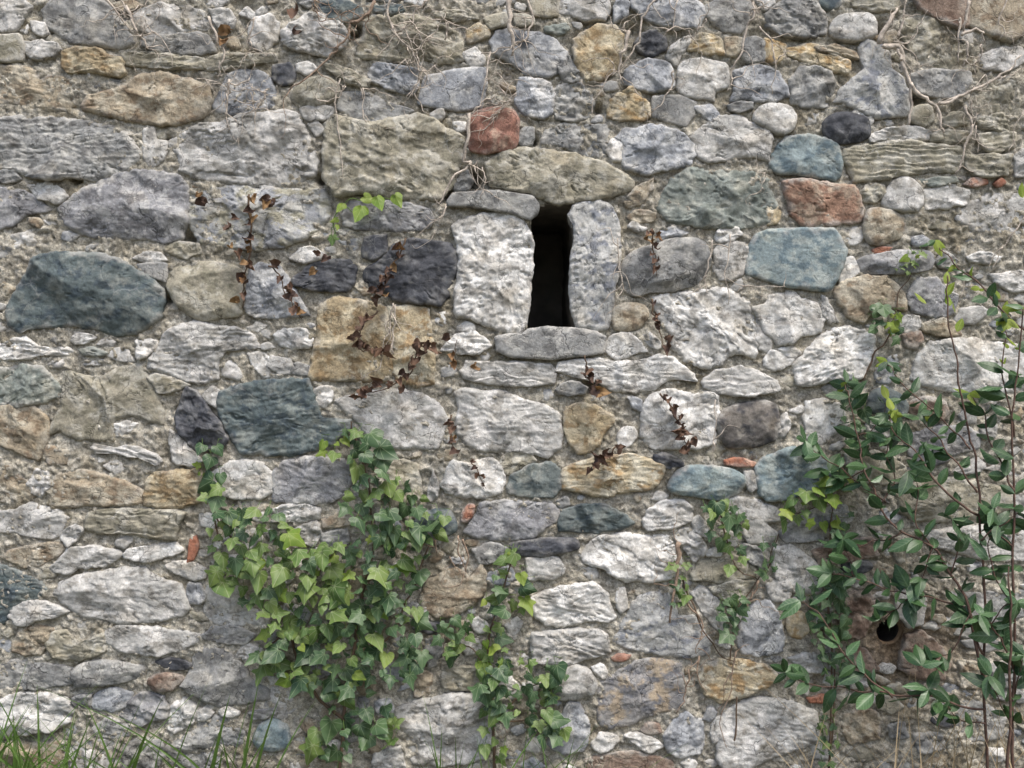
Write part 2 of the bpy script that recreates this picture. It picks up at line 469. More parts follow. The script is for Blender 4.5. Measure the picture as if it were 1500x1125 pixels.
def stone_geo(P, cls, style, prot, step=2.1, grow=3.4):
    """closed stone with a broken front face; photo-pixel outline -> world coordinates"""
    ox, oz = rng.uniform(0, 200, 2)
    B, per = outline(P, style, step, 1.6 if style in 'sf' else 3.4, ox)
    C, A = centroid(B)
    dv = B - C
    B = B + dv / (np.hypot(dv[:, 0], dv[:, 1])[:, None] + 1e-9) * grow
    R = math.sqrt(A / math.pi)
    n = len(B)
    nr = max(4, int(np.hypot(*(B - C).T).mean() / (step * 1.05)))
    ts = np.linspace(0, 1, nr + 1)[1:]
    lev = [3 if t < .13 else 2 if t < .27 else 1 if t < .55 else 0 for t in ts]
    F = [C[None]]; start = []; cnt = []; p0 = 1
    for t, l in zip(ts, lev):
        Bi = B[::2 ** l]
        F.append(C + (Bi - C) * t); start.append(p0); cnt.append(len(Bi)); p0 += len(Bi)
    F = np.concatenate(F)
    X, Z = F[:, 0], F[:, 1]
    d = np.full(len(F), 1e9)
    for a in range(0, len(F), 4000):
        dd = (X[a:a + 4000, None] - B[None, :, 0]) ** 2 + (Z[a:a + 4000, None] - B[None, :, 1]) ** 2
        d[a:a + 4000] = np.sqrt(dd.min(1))
    d[-n:] = 0
    u, v = (X - C[0]), (Z - C[1])
    fine = step < 4
    if style == 's':
        e = min(0.36 * R, 15)
        q = 1 - np.minimum(d / e, 1)
        h = 0.6 * e * np.sqrt(np.maximum(1 - q * q, 0)) - 0.10 * e
        for k in range(3):
            h = np.minimum(h, rng.uniform(0.10, 0.2) * R + rng.normal(0, .14) * u + rng.normal(.02, .14) * v + 0.03 * R * fbm(X / (.5 * R) + 9 * k + ox, Z / (.5 * R), 2) + 0.35 * d)
        h += 0.07 * R * fbm(X / (0.8 * R) + ox, Z / (0.8 * R) + oz, 3)
        h += 2.0 * terrace(fbm(X / 40 + ox, Z / 30 + oz, 3), 3)
        h += 1.3 * fbm(X / 15 + ox, Z / 13 + oz, 3, 0.55)
    else:
        er = min(max(0.13 * R, 3), 7) * (0.75 + 0.6 * fbm(X / 30 + oz, Z / 30 + ox, 2))
        q = 1 - np.minimum(d / er, 1)
        h = -er * 0.7 * q ** 1.8
        g = 0.25 if style == 'r' else (0.06 if style == 'f' else 0.10)
        K = 9 if style in 'rp' else 4
        pl = np.full(len(F), 1e9)
        for k in range(K):
            gx_, gz_ = rng.normal(0, g), rng.normal(0.03, g)
            wob = 0.035 * R * fbm(X / (0.5 * R) + ox + 31 * k, Z / (0.5 * R) + oz, 3)
            pl = np.minimum(pl, rng.uniform(0.05, 0.24) * R * (1.1 if style == 'r' else 0.6) + gx_ * u + gz_ * v + wob * (g / 0.25))
        pl = np.maximum(pl, -0.06 * R)
        pl = np.minimum(pl, 11)
        h += pl
        k = {'r': 1.0, 'f': 0.3, 'l': 0.7, 'p': 0.9}[style]
        h += k * (0.05 * R * fbm(X / (0.45 * R + 8) + oz, Z / (0.4 * R + 8) + ox, 4, 0.55))
        # broken steps, along a grain of the stone's own
        an0 = rng.normal(0, 0.5); sc = min(max(0.8 * R, 16), 60) * rng.uniform(0.8, 1.5)
        xr = (u * math.cos(an0) - v * math.sin(an0)) / (sc * rng.uniform(1.2, 2.0)) + ox
        zr = (u * math.sin(an0) + v * math.cos(an0)) / (sc * 0.8) + oz
        wx_ = 0.25 * fbm(X / 18 + ox, Z / 18 + oz, 2)
        tn_ = fbm(xr + wx_, zr + wx_, 3, 0.5)
        h += k * rng.choice([0.6, 1.5, 3.0, 6.5]) * terrace(tn_, rng.uniform(2.5, 4.5), 0.07)
        h += k * (rng.uniform(.1, .6) * (1 - 2.2 * np.abs(fbm(X / 26 + ox, Z / 19 + oz, 3, 0.5))) + rng.uniform(.4, 1.0) * fbm(X / 8 + ox, Z / 7 + oz, 2, 0.55))
        # cracks
        cr_ = np.abs(fbm(xr * 0.8 + 50 + wx_, zr * 0.9 + wx_, 3, 0.45))
        cm_ = sstep(0.0, 0.35, fbm(X / 40 + oz, Z / 40 - ox, 2))
        h -= k * 4.0 * sstep(0.03, 0.0, cr_) * cm_
        if style == 'l' or (style == 'r' and rng.random() < 0.30):
            an = rng.normal(0, 0.14); wv = (v * math.cos(an) + u * math.sin(an)) / rng.uniform(8, 13)
            wv = wv + 1.2 * fbm(X / 45 + ox, Z / 22 + oz, 3)
            fr = wv - np.floor(wv)
            h += (2.6 if style == 'l' else 1.8) * (sstep(0, 0.25, fr) - fr)
        if style == 'p':
            pit = fbm(X / 13 + ox, Z / 6.5 + oz + 0.25 * X / 19, 2, 0.5)
            h -= 3.0 * sstep(0.05, 0.6, pit)
    y = -(h / PXM + prot / 1000 + 0.004)
    bw = lambda a, b: ((a - 750) / PXM, Z0 + (1125 - b) / PXM)
    wx, wz = bw(X, Z)
    V = [np.stack([wx, y, wz], 1)]
    yb = y[-n:]
    for sc, add in ((0.995, 0.010), (0.97, 0.035), (0.9, 0.085)):
        Bs = C + (B - C) * sc
        sx, sz = bw(Bs[:, 0], Bs[:, 1])
        V.append(np.stack([sx, np.maximum(yb + add, add), sz], 1))
        start.append(p0); cnt.append(n); p0 += n
    V.append(np.array([[*(bw(*C)[:1]), 0.10, bw(*C)[1]]]))
    V = np.concatenate(V)
    c0 = cnt[0]; i = np.arange(c0); j = (i + 1) % c0
    T = [np.stack([np.zeros(c0, int), 1 + j, 1 + i], 1)]
    Qs = []
    for r in range(len(start) - 1):
        a, b = start[r], start[r + 1]; m = cnt[r]
        i = np.arange(m); j = (i + 1) % m
        if cnt[r + 1] == m:
            Qs.append(np.stack([a + i, a + j, b + j, b + i], 1))
        else:
            m2 = cnt[r + 1]
            o0, o1, o2 = b + 2 * i, b + (2 * i + 1) % m2, b + (2 * i + 2) % m2
            T += [np.stack([a + i, o1, o0], 1), np.stack([a + i, a + j, o1], 1), np.stack([a + j, o2, o1], 1)]
    i = np.arange(n); j = (i + 1) % n
    last = start[-1]
    T.append(np.stack([np.full(n, last + n), last + i, last + j], 1))
    Q = np.concatenate(Qs); T = np.concatenate(T)
    if (np.roll(B[:, 0], -1) * B[:, 1] - B[:, 0] * np.roll(B[:, 1], -1)).sum() > 0:   # consistent outward normals
        Q = Q[:, ::-1]; T = T[:, ::-1]
    X2 = 750 + V[:, 0] * PXM; Z2 = 1125 - (V[:, 2] - Z0) * PXM
    cols = stone_cols(cls, X2, Z2, ox, oz, R, np.concatenate([d, np.zeros(len(V) - len(d))]))
    return V, Q, T, cols, B, A, C


def mat_for(cls):
    if cls in ('oc', 'ye', 'oy', 'tn', 'bk', 'br', 'rd', 'bq'):
        return M_OCHRE
    if cls in ('db', 'dt', 'tb', 'dk', 'gg', 'gd'):
        return M_SLATE
    return M_LIME


class Joined:
    def __init__(self):
        self.V = []; self.Q = []; self.T = []; self.C = []; self.n = 0

    def add(self, V, Q, T, C):
        self.V.append(V); self.Q.append(Q + self.n); self.T.append(T + self.n); self.C.append(C); self.n += len(V)

    def build(self, name, mat, parent):
        o = link(name, make_mesh(name, np.concatenate(self.V), [np.concatenate(self.Q), np.concatenate(self.T)], np.concatenate(self.C), mat), parent)
        o["kind"] = "stuff"
        return o


STONES = """
A1 lg r|-20,-20 110,-20 165,40 130,90 95,150 40,165 -20,165
A1 ol f|-20,205 115,200 130,260 125,330 60,335 -20,330
A1 w r|170,115 240,130 265,185 230,195 180,160
A1 g r|235,60 300,-20 540,-20 600,30 640,90 720,190 735,235 640,265 480,240 390,230 260,150
A1 lg r|735,60 790,35 890,20 1030,30 1100,60 1165,120 1130,165 1010,165 960,195 870,185 740,160 740,110
A1 g r|780,205 860,195 960,205 1080,180 1140,200 1180,280 1090,300 860,283 790,250
A1 lg r|1150,55 1260,60 1290,110 1240,180 1190,130
A1 lg r|1370,180 1400,110 1480,80 1530,130 1520,220 1440,285 1380,240
A1 oc l|350,290 420,265 540,275 600,310 665,320 690,400 650,425 500,395 380,400 350,370
A1 ol l|680,290 860,285 960,300 1110,320 1130,385 960,375 680,360
A1 ol l|1125,330 1200,300 1320,300 1510,300 1510,340 1400,350 1240,380 1135,388
A1 tn r|-20,370 100,350 180,390 300,410 430,430 425,520 400,590 360,605 200,590 100,565 -20,575
A1 tn r 12|450,580 500,520 600,500 700,470 780,415 880,405 960,420 1060,440 1140,480 1160,560 1130,640 980,680 860,680 700,660 560,630 470,610
A1 bg r|1175,580 1210,500 1250,420 1330,390 1420,395 1490,440 1510,520 1500,590 1420,600 1280,625 1200,610
A1 g r 6|-20,640 150,640 300,655 480,670 600,690 690,730 740,790 770,850 730,920 640,960 520,990 380,970 250,985 130,960 90,930 -20,930
A1 w r|790,710 850,715 860,775 910,775 905,840 880,890 830,920 800,880 790,800
A1 lg r 8|930,780 1000,720 1100,685 1230,680 1340,640 1480,620 1560,610 1640,640 1700,760 1750,850 1730,950 1630,1010 1500,1030 1380,1010 1250,1000 1080,980 1000,940 980,850 940,820
A1 pu r 8|330,1150 420,1060 560,990 640,960 720,935 850,945 960,960 1020,1010 1030,1100 1025,1230 990,1310 900,1340 820,1310 720,1310 540,1300 440,1290 380,1240 330,1190
A1 w r|150,1020 260,1005 340,1040 375,1080 300,1115 220,1090
A1 pu r|-20,1030 80,1050 170,1070 240,1120 270,1150 240,1165 130,1175 100,1210 -20,1270
A1 g r|-20,945 70,935 110,985 60,1000 -20,990
A1 g r -8|440,450 560,430 680,440 600,480 500,500 440,490
A1 lg r|130,230 300,240 330,270 280,310 180,320 140,280
B1 dt r|270,15 360,5 470,35 490,90 400,120 300,100 250,60
B1 lg r 10|55,170 130,130 200,85 290,90 390,150 415,195 390,250 310,310 210,280 110,265 50,230
B1 ol r 6|470,250 500,200 500,130 560,90 660,75 790,90 900,120 1000,180 1040,220 1040,330 900,345 820,320 700,330 520,320 460,300
B1 ol l|890,80 980,60 1110,80 1120,110 980,110 900,100
B1 ol f|1160,110 1270,75 1290,130 1200,160
B1 ol f|1330,85 1420,100 1430,140 1340,140
B1 ol f|1400,-20 1560,-20 1560,90 1430,80
B1 ye r|1060,170 1120,140 1180,160 1180,200 1080,235
B1 w r|1050,290 1110,270 1150,310 1145,350 1090,365 1060,330
B1 bg r 6|1190,230 1230,180 1300,160 1400,180 1480,190 1560,240 1610,290 1600,380 1500,420 1390,400 1330,350 1220,300
B1 db r|10,370 90,350 115,400 100,450 40,460 0,430
B1 w r|130,355 190,345 235,380 190,410 140,390
B1 ol l 8|270,345 360,370 480,420 530,440 510,485 420,455 300,385
B1 ol s 6|100,540 140,470 220,430 300,430 360,470 350,540 270,570 150,590
B1 bg r|530,410 570,350 700,365 790,385 790,470 760,530 690,500 600,470 540,450
B1 bg f 4|800,570 840,420 960,400 1080,380 1160,380 1165,480 1140,590 1020,600 900,590
B1 lg r|160,600 240,575 325,600 310,650 230,665 170,650
B1 lg r|200,690 250,675 290,720 240,745
B1 g r -2|360,510 490,505 620,555 770,605 700,645 560,675 470,655 360,605
B1 ol r 12|290,690 340,635 470,670 560,690 700,660 790,625 880,665 1050,760 1030,850 1010,950 970,1040 910,1095 780,1090 640,1080 480,1060 360,1085 310,1020 280,960
B1 rd s 10|1085,680 1110,625 1180,605 1310,610 1345,650 1340,790 1300,820 1150,840 1075,820
B1 bg r|1330,560 1360,430 1440,440 1520,460 1540,520 1530,620 1480,650 1380,620
B1 ol r 14|1170,900 1260,830 1380,810 1500,835 1640,850 1800,890 1920,950 1980,1000 1960,1050 1800,1090 1700,1100 1560,1120 1440,1065 1300,1045 1200,1020
B1 lg r|870,625 930,605 940,640 880,655
B1 w r|1000,680 1050,675 1050,715 1010,720
B1 g r -10|1000,980 1060,930 1090,980 1060,1040 1000,1040
B1 g r|1340,760 1380,700 1430,710 1420,790 1370,800
B1 dt r|560,40 700,30 720,60 640,85 570,70
C1 g r|0,720 100,680 250,690 330,690 335,800 310,870 200,845 80,800 -20,790
C1 lg r|40,-20 340,-20 345,60 320,105 210,100 70,70
C1 bg r|370,50 400,0 450,20 440,80 380,115
C1 bg r 6|470,-20 800,-20 850,30 865,100 830,150 740,150 640,140 550,100 480,50
C1 g r|880,30 1000,-20 1110,-20 1130,60 1100,130 1060,185 960,160 890,100
C1 g r 4|1210,80 1270,20 1390,-10 1480,20 1540,100 1530,190 1420,205 1300,195 1220,150
C1 lg r|1140,0 1240,-20 1260,20 1200,50
C1 db r|490,240 530,190 600,175 655,215 650,275 580,300 510,280
C1 oc r 6|150,220 220,180 300,135 380,150 420,200 410,300 380,380 320,430 220,440 180,380 160,290
C1 g r|70,330 120,310 150,350 180,400 180,450 100,440 70,390
C1 gg r|0,150 100,130 130,160 80,180 0,180
C1 lg r|660,310 700,250 780,200 790,240 740,300 720,360
C1 ye r|780,280 800,230 850,190 930,200 970,240 980,300 900,290 840,280
C1 tn r|985,215 1065,220 1065,280 1040,310 990,300
C1 g f|1085,230 1140,210 1195,230 1195,330 1120,345 1080,310
C1 ye f|1202,220 1310,250 1315,300 1270,340 1202,330
C1 ye r|1325,270 1440,245 1490,250 1490,355 1420,335 1380,320 1330,305
C1 bg r 6|430,420 470,365 560,335 650,345 695,400 690,480 600,500 500,485 440,460
C1 w r 4|720,480 735,370 780,335 870,330 970,350 1000,420 990,480 920,500 920,550 840,540 760,520
C1 bg r 6|1030,400 1080,375 1200,365 1270,410 1310,470 1335,530 1240,550 1120,545 1020,555 1040,470
C1 g r 4|1345,440 1395,380 1475,370 1555,400 1580,470 1545,580 1445,590 1355,570
C1 g r|40,500 100,460 180,455 240,520 265,560 240,640 150,660 60,650 45,580
C1 ye r 4|345,570 400,520 490,530 560,570 565,650 460,655 400,660 345,640
C1 ye r|430,505 470,485 510,505 520,530 450,518
C1 g f|590,535 740,530 820,560 810,630 760,690 640,650 590,640
C1 bg r|825,590 900,580 945,630 900,665 840,620
C1 g l|1000,580 1130,560 1130,600 1020,610
C1 w s 6|1140,630 1180,590 1260,575 1340,600 1370,650 1350,710 1280,740 1200,700 1150,670
C1 w r|1640,700 1705,605 1735,600 1790,640 1775,690 1705,740 1645,720
C1 bg r 10|380,760 440,715 560,700 700,715 770,760 800,800 820,850 780,910 640,930 540,950 440,930 420,870 430,800
C1 w r|330,830 360,775 405,770 425,820 415,870 370,885
C1 lg r 6|790,760 870,690 950,640 1050,640 1130,680 1220,710 1240,770 1220,820 1220,890 1120,860 1020,870 890,890 830,850
C1 tb r 6|1235,900 1260,820 1320,755 1420,745 1530,760 1610,810 1625,870 1620,960 1580,990 1500,970 1400,960 1270,950
C1 gg r 6|660,1040 690,980 800,920 900,940 1000,945 1130,940 1210,990 1240,1060 1270,1130 1270,1200 1180,1240 1000,1250 840,1240 680,1220 610,1150 620,1090
C1 tn r|450,1080 520,1020 580,985 580,1040 540,1090 480,1120
D1 dt s|400,-20 500,-20 480,40 420,45 380,20
D1 lg s 4|435,160 470,100 560,85 650,80 680,130 680,200 600,220 500,220 440,195
D1 ol r|540,-20 800,-20 800,60 700,50 560,30
D1 ol r -4|830,110 960,70 1060,120 1130,160 1130,350 1080,380 900,340 870,240 830,200
D1 br f|880,-20 1190,-20 1190,145 1130,150 1000,90 930,50
D1 tn f|1205,-20 1510,-20 1510,170 1420,230 1300,180 1205,140
D1 lg r|1270,300 1360,270 1480,260 1520,330 1400,390 1280,380
D1 ye r|370,300 520,330 540,350 530,400 450,385 380,360
D1 tn l|360,260 470,255 570,290 575,325 480,305 370,285
D1 lb r 12|590,270 630,225 710,250 760,320 760,380 820,430 860,510 860,620 820,640 680,650 600,610 520,570 460,560 490,500 580,420 620,390 600,330
D1 g r|880,410 960,390 1190,395 1205,450 1160,520 1060,540 930,510 880,450
D1 ol f|885,600 980,580 1000,660 960,690 880,660
D1 ol l|1060,650 1130,620 1180,640 1180,690 1070,690
D1 ol l|1240,660 1370,630 1410,670 1400,720 1260,700
D1 db s 4|400,690 420,650 480,625 620,640 645,690 640,760 560,780 460,780 410,740
D1 lg l|650,740 760,710 900,695 980,730 970,770 800,770 660,785
D1 ol l|990,740 1060,720 1190,730 1180,770 1080,785 1000,775
D1 ol l|1260,740 1440,730 1440,810 1300,830 1250,780
D1 ol l 6|520,820 620,795 800,785 1000,800 1150,810 1160,900 1120,950 960,945 830,960 700,985 570,1000 540,930 515,880
D1 ol l|1175,850 1300,860 1430,850 1400,960 1280,970 1190,930
D1 lg r|1450,860 1500,820 1560,860 1560,960 1460,970
D1 bk f|1175,1015 1210,985 1290,985 1290,1010 1220,1020
D1 bk f|1335,1010 1370,985 1390,1005 1360,1020
D1 gg l|930,985 1120,970 1130,1000 1000,1020 940,1005
D1 lg s 4|730,1090 770,1010 830,980 900,1000 935,1060 930,1130 900,1160 810,1155 730,1130
D1 ol r|600,1060 640,1020 720,1020 730,1060 690,1110 620,1100
D1 bq r 10|170,1000 280,990 420,1010 560,1020 590,1080 610,1180 600,1220 480,1230 290,1240 220,1180
D1 lg r|950,1050 1100,1020 1200,1050 1180,1125 960,1150
D1 ol r -6|1220,450 1400,430 1510,450 1510,620 1360,620 1240,590
D2 lg r -2|1130,150 1200,60 1330,20 1480,10 1530,80 1520,230 1400,230 1220,210
A2 mv r 4|1020,60 1060,10 1110,20 1140,-20 1300,-30 1560,-15 1700,-15 1780,-10 1795,40 1810,140 1740,220 1650,270 1530,305 1400,320 1240,300 1100,285 1050,200
A2 dt r 12|45,660 60,600 110,520 150,450 200,370 290,345 430,350 560,350 660,385 760,440 850,490 895,540 900,600 880,690 820,740 740,780 640,795 520,750 380,740 300,745 150,760 130,780 60,750
A2 w r|740,370 800,340 880,340 910,380 850,400
A2 ol r|900,310 960,285 1080,290 1095,335 1020,365 940,345
A2 g f|760,405 910,398 910,500 850,470 780,440
A2 ol s 2|920,400 1040,385 1200,400 1320,420 1330,520 1320,640 1320,680 1200,690 1110,710 1030,670 960,600 920,520
A2 bg r|1380,420 1440,400 1540,420 1600,520 1650,600 1700,680 1560,690 1400,690 1350,640 1360,520
A2 lg r 6|810,960 870,860 900,790 960,760 1020,730 1110,725 1200,750 1290,745 1380,790 1420,860 1380,870 1220,880 1190,930 1200,1030 1100,1050 1010,1040 930,1000 820,985
A2 w r|1360,895 1450,890 1490,940 1480,1010 1440,1015 1390,950
A2 w r|755,820 850,825 850,870 810,900 760,915
A2 w l|-20,850 60,820 140,810 190,850 290,865 360,850 390,880 360,905 200,900 120,920 -20,930
A2 w r|390,820 430,780 530,800 500,820 420,835
A2 gg r|440,870 500,865 580,885 560,905 470,900
A2 gg r 4|-20,1060 -20,980 120,960 220,965 270,1010 330,1080 320,1130 200,1165 100,1180 -20,1170
A3 ol r 6|340,90 360,-30 540,20 660,-40 780,-60 830,40 870,120 890,200 890,270 830,260 760,230 680,220 620,240 630,350 560,355 440,345 380,330 340,300 270,325 290,250 340,170
A3 ol r|820,15 870,-5 960,20 1040,50 960,85 880,90
B2 w r 4|95,370 160,320 220,310 280,345 260,375 180,390
B2 db r|110,480 220,400 300,380 400,380 455,420 440,500 400,550 280,545 180,530 110,520
B2 pu r 4|380,130 430,60 520,50 620,60 740,70 850,100 880,150 850,200 800,215 640,215 480,210 400,190
B2 db f|500,320 510,260 620,245 620,330 550,375 500,360
B2 db r 6|510,430 600,370 680,290 760,270 860,275 960,290 1010,330 1015,420 970,510 960,580 900,625 780,610 660,600 640,560 560,545 500,490
B2 w p 14|985,200 1060,160 1180,130 1270,120 1370,160 1415,230 1425,330 1410,500 1400,620 1400,680 1370,770 1290,780 1200,745 1100,700 1010,690 1000,600 1020,480 1030,380 1010,280
B2 g f 18|965,65 1000,15 1200,10 1420,30 1455,80 1440,130 1400,160 1260,110 1100,90 970,90
B2 oc r 8|200,1010 220,900 250,800 250,660 300,590 400,590 540,620 620,650 640,760 660,900 650,1010 600,1045 440,1040 220,1035
B2 oy r 4|625,640 740,630 855,650 865,800 880,900 885,1045 780,1070 680,1030 660,1000 668,860 648,760
B2 w r|10,790 60,760 180,760 210,800 200,860 120,865 40,840
B2 w r|1020,745 1060,725 1100,745 1090,775 1030,770
B2 w r|930,875 1000,800 1080,770 1150,800 1200,850 1120,890 1000,885
B2 g f 12|1225,800 1300,785 1380,785 1410,760 1520,755 1640,755 1760,770 1820,800 1810,890 1700,905 1500,915 1320,915 1240,880
B2 lg l 4|1030,990 1070,930 1200,940 1350,945 1520,950 1545,1000 1540,1060 1400,1070 1200,1060 1060,1030
B2 g r|110,950 200,960 190,1010 100,1000
B2 lg r|0,910 90,930 110,990 30,1000 -30,960
A3 dt r 10|1195,180 1200,100 1280,60 1400,40 1500,30 1690,20 1720,100 1740,180 1760,230 1840,235 1920,240 1935,290 1900,320 1840,350 1820,400 1700,410 1600,435 1500,430 1340,430 1280,360 1240,280
C2 lb p 12|120,140 150,80 250,60 340,70 370,120 400,180 405,300 390,420 370,560 360,700 330,765 240,750 170,745 145,680 130,560 140,400 160,300 155,200
C2 tn s|370,700 380,640 460,615 540,630 555,680 520,740 440,765 370,755
C2 g s 4|400,500 420,400 480,330 600,300 680,270 800,260 870,290 900,370 880,450 830,510 700,540 580,550 500,575 430,550
C2 bg r -4|630,230 680,205 780,230 700,265 620,280
C2 w r|930,250 960,205 1040,205 1070,240 1000,280 950,285
C2 lg r|930,330 1000,290 1080,290 1115,320 1100,380 1080,440 1010,490 950,480 920,420
C2 tb f 12|1100,430 1115,320 1150,240 1240,215 1400,215 1560,210 1600,260 1640,330 1610,430 1580,500 1540,550 1400,530 1290,515 1180,480 1110,460
C2 w r 8|590,590 680,560 780,560 880,540 960,530 1060,570 1110,610 1130,700 1145,800 1160,890 1130,915 1060,890 1000,900 960,950 860,970 780,930 700,860 680,780 620,690
C2 w r 6|1140,640 1210,620 1230,580 1330,550 1400,590 1480,620 1530,700 1500,770 1400,790 1340,830 1280,840 1200,770
C2 lg r|1140,780 1160,700 1200,770 1240,830 1230,880 1170,870
C2 w r|1200,930 1240,880 1290,890 1360,920 1330,960 1250,985 1200,960
C2 w r|1280,870 1340,850 1400,890 1360,915
D2 w p 6|230,950 290,900 350,830 420,780 520,745 620,770 670,800 690,900 640,960 580,1030 440,1030 340,1070 260,1060
C2 w r 8|60,990 80,940 200,920 300,920 380,940 500,940 600,900 680,910 750,960 800,1000 825,1050 740,1030 650,1040 590,1085 480,1100 350,1090 300,1050 200,1030 120,1010
C2 w r|330,830 380,790 460,785 520,840 550,880 470,890 400,920 330,880
C2 lg r|530,800 570,780 630,840 600,865 540,820
C2 g r|50,1090 100,1055 180,1055 215,1080 200,1110 80,1115
C2 lg l 4|870,1040 940,985 1060,970 1160,990 1260,1040 1285,1090 1230,1110 1080,1120 940,1110 870,1080
C2 tn r|430,60 520,10 560,0 540,60 460,90
C2 tn r|450,140 500,110 600,120 590,160 500,170
C2 lg r|460,200 480,180 550,205 520,220
C2 ye r|1210,90 1250,70 1280,110 1260,170 1220,180
D2 w r|530,260 560,215 615,200 615,260 570,290 540,285
D2 tn s 4|620,180 640,110 700,95 800,130 845,170 840,240 760,270 680,300 630,260
D2 pu s 6|580,390 620,360 760,340 880,330 960,330 1000,370 980,430 900,445 760,450 600,455
D2 w r|490,470 500,400 540,360 590,395 580,450 530,490 490,495
D2 bg s|885,260 930,250 975,275 970,300 900,295
D2 bk f|670,320 720,310 770,310 740,335 680,340
D2 tn r 8|460,560 500,500 620,475 740,475 800,520 850,590 840,660 760,640 680,650 620,720 560,700 480,620
D2 pu r|870,560 920,480 1020,480 1060,540 1130,570 1110,670 1020,690 900,665 870,620
D2 lg r|810,720 860,690 920,690 935,740 900,775 830,765
D2 tn r|940,730 1040,700 1140,740 1150,790 1060,790 950,770
D2 br r|830,790 920,775 940,820 900,865 860,850
D2 w r 4|930,900 980,830 1100,815 1280,820 1400,840 1560,850 1560,1090 1400,1100 1240,1110 1100,1100 960,1070 880,1030 900,960
D2 lg r|390,580 420,600 450,670 480,720 430,725 400,670
D2 bg r|690,1000 720,940 800,900 805,980 760,1050 690,1050
D2 w l|1190,360 1260,340 1370,360 1350,390 1220,390
D2 lg r|1320,460 1420,450 1560,440 1560,540 1440,550 1340,500
D2 g r|1020,380 1060,340 1140,380 1100,420 1040,410
D3 dt s 4|640,200 650,120 690,80 740,70 800,100 850,150 850,190 820,240 740,210
A3 tn r|-20,170 60,170 180,180 250,230 260,330 210,460 150,440 20,380 -20,340
A3 db r 10|970,230 1000,120 1030,70 1080,90 1130,160 1200,260 1250,350 1200,400 1080,415 1020,350 980,270
A3 w r|1120,115 1170,70 1195,90 1188,175 1150,150
A3 lg r|935,380 940,300 1000,350 1060,420 1100,465 1050,500 960,470
A3 lg l|510,400 530,375 640,400 690,390 760,400 850,430 885,470 860,495 780,450 650,430 540,430
A3 tn r|-20,500 60,500 120,560 170,610 185,670 100,690 -20,690
A3 lg r|165,590 200,525 260,530 268,600 220,675 180,640
A3 tn r|265,670 280,600 330,540 430,520 560,550 680,580 730,610 795,640 790,700 680,715 500,705 370,725 270,710
A3 oc r 6|800,650 810,580 850,535 960,530 1080,520 1105,570 1085,690 1000,715 880,720 800,710
A3 w r 4|1120,590 1190,520 1260,480 1360,470 1440,480 1490,540 1490,640 1420,680 1300,670 1200,650 1130,610
A3 lg r|-20,740 100,740 160,705 240,720 310,740 370,780 330,870 270,900 130,870 -20,860
A3 lg r|340,885 420,820 450,850 420,900 385,930 360,910
A3 ol l 6|475,830 490,750 600,735 760,740 940,735 1020,750 980,820 960,900 880,895 780,875 660,860 560,870 490,855
A3 tn r|30,1000 60,960 160,940 260,920 350,930 350,960 300,1000 200,1040 140,1050 60,1020
A3 lg r 4|360,985 380,955 500,945 640,960 670,985 620,1020 560,1050 440,1050 400,1085 300,1080 280,1050
A3 w r|690,980 720,950 880,930 950,920 1000,960 960,990 880,1000 790,1020 700,1000
A3 lg r|920,1050 960,1025 1050,1025 1120,1060 1120,1110 1060,1120 960,1080
A3 bk f|1045,910 1080,885 1085,940 1065,1000 1030,1020 1045,960
A3 dt r|-20,1040 60,1060 100,1090 220,1130 260,1180 200,1230 120,1240 60,1290 40,1350 -20,1370
A4 lg r 8|300,170 330,110 420,70 560,50 700,30 790,25 850,80 980,110 1020,180 1040,250 1000,290 900,310 760,325 620,325 500,300 400,265 350,220
A4 lg r|50,290 90,230 200,210 300,230 380,265 300,295 200,310 160,340 100,330
A4 bg r|1040,110 1100,120 1120,200 1090,225 1040,215
A4 lg r|1125,240 1140,130 1250,110 1330,150 1360,230 1450,290 1440,345 1360,338 1250,338 1140,310
A4 g r|1115,390 1180,352 1300,350 1400,390 1340,445 1220,430 1120,420
A4 lg r 4|575,430 590,360 660,345 780,350 900,365 1000,370 1110,390 1100,420 1050,450 960,490 800,500 660,480
A4 tn r|75,430 130,350 230,350 285,370 260,430 220,500 140,500 80,480
A4 ol r|255,440 300,380 370,370 430,440 570,375 570,480 500,515 380,520 290,510
A4 g r|-20,560 80,530 200,560 300,560 390,580 400,670 240,685 100,690 -20,690
A4 g s|400,640 405,580 480,545 600,540 700,555 790,570 780,630 680,650 560,660 440,685
A4 db s|850,540 920,525 1030,540 1055,565 1010,585 900,570
A4 br s|820,640 870,610 990,610 1010,645 940,690 850,700
A4 g r 4|995,670 1050,590 1090,480 1180,455 1260,500 1330,560 1370,640 1470,690 1480,750 1380,765 1220,780 1120,750 1040,710
A4 w r|1300,515 1350,450 1430,470 1440,500 1380,530
A4 lg r|-20,760 100,720 240,720 360,745 400,800 380,870 300,910 130,930 -20,970
A4 bg r|500,770 540,710 640,690 720,720 700,780 640,810 520,800
A4 pu r|670,830 720,750 800,715 880,735 930,800 900,850 820,870 770,890 700,865
A4 w r|930,850 960,770 1020,745 1080,790 1060,870 1000,910 960,925 930,900
A4 w r|1085,810 1140,800 1170,820 1130,855 1090,865
A4 w r|1215,810 1250,795 1310,820 1300,835 1230,830
A4 g r|520,900 600,860 720,900 720,940 640,960 530,940
A4 lg r|360,1010 440,980 600,970 670,1020 660,1080 600,1140 420,1140 360,1100
A4 g r|1060,930 1100,860 1200,840 1280,870 1340,940 1330,1010 1250,1060 1200,1140 1000,1140 900,1100 920,1000
A4 tb s|1405,930 1440,880 1510,860 1580,900 1590,980 1540,1020 1440,1020 1400,980
A4 g l|1370,820 1500,795 1520,820 1400,850
A4 g r|400,740 500,720 490,780 420,780
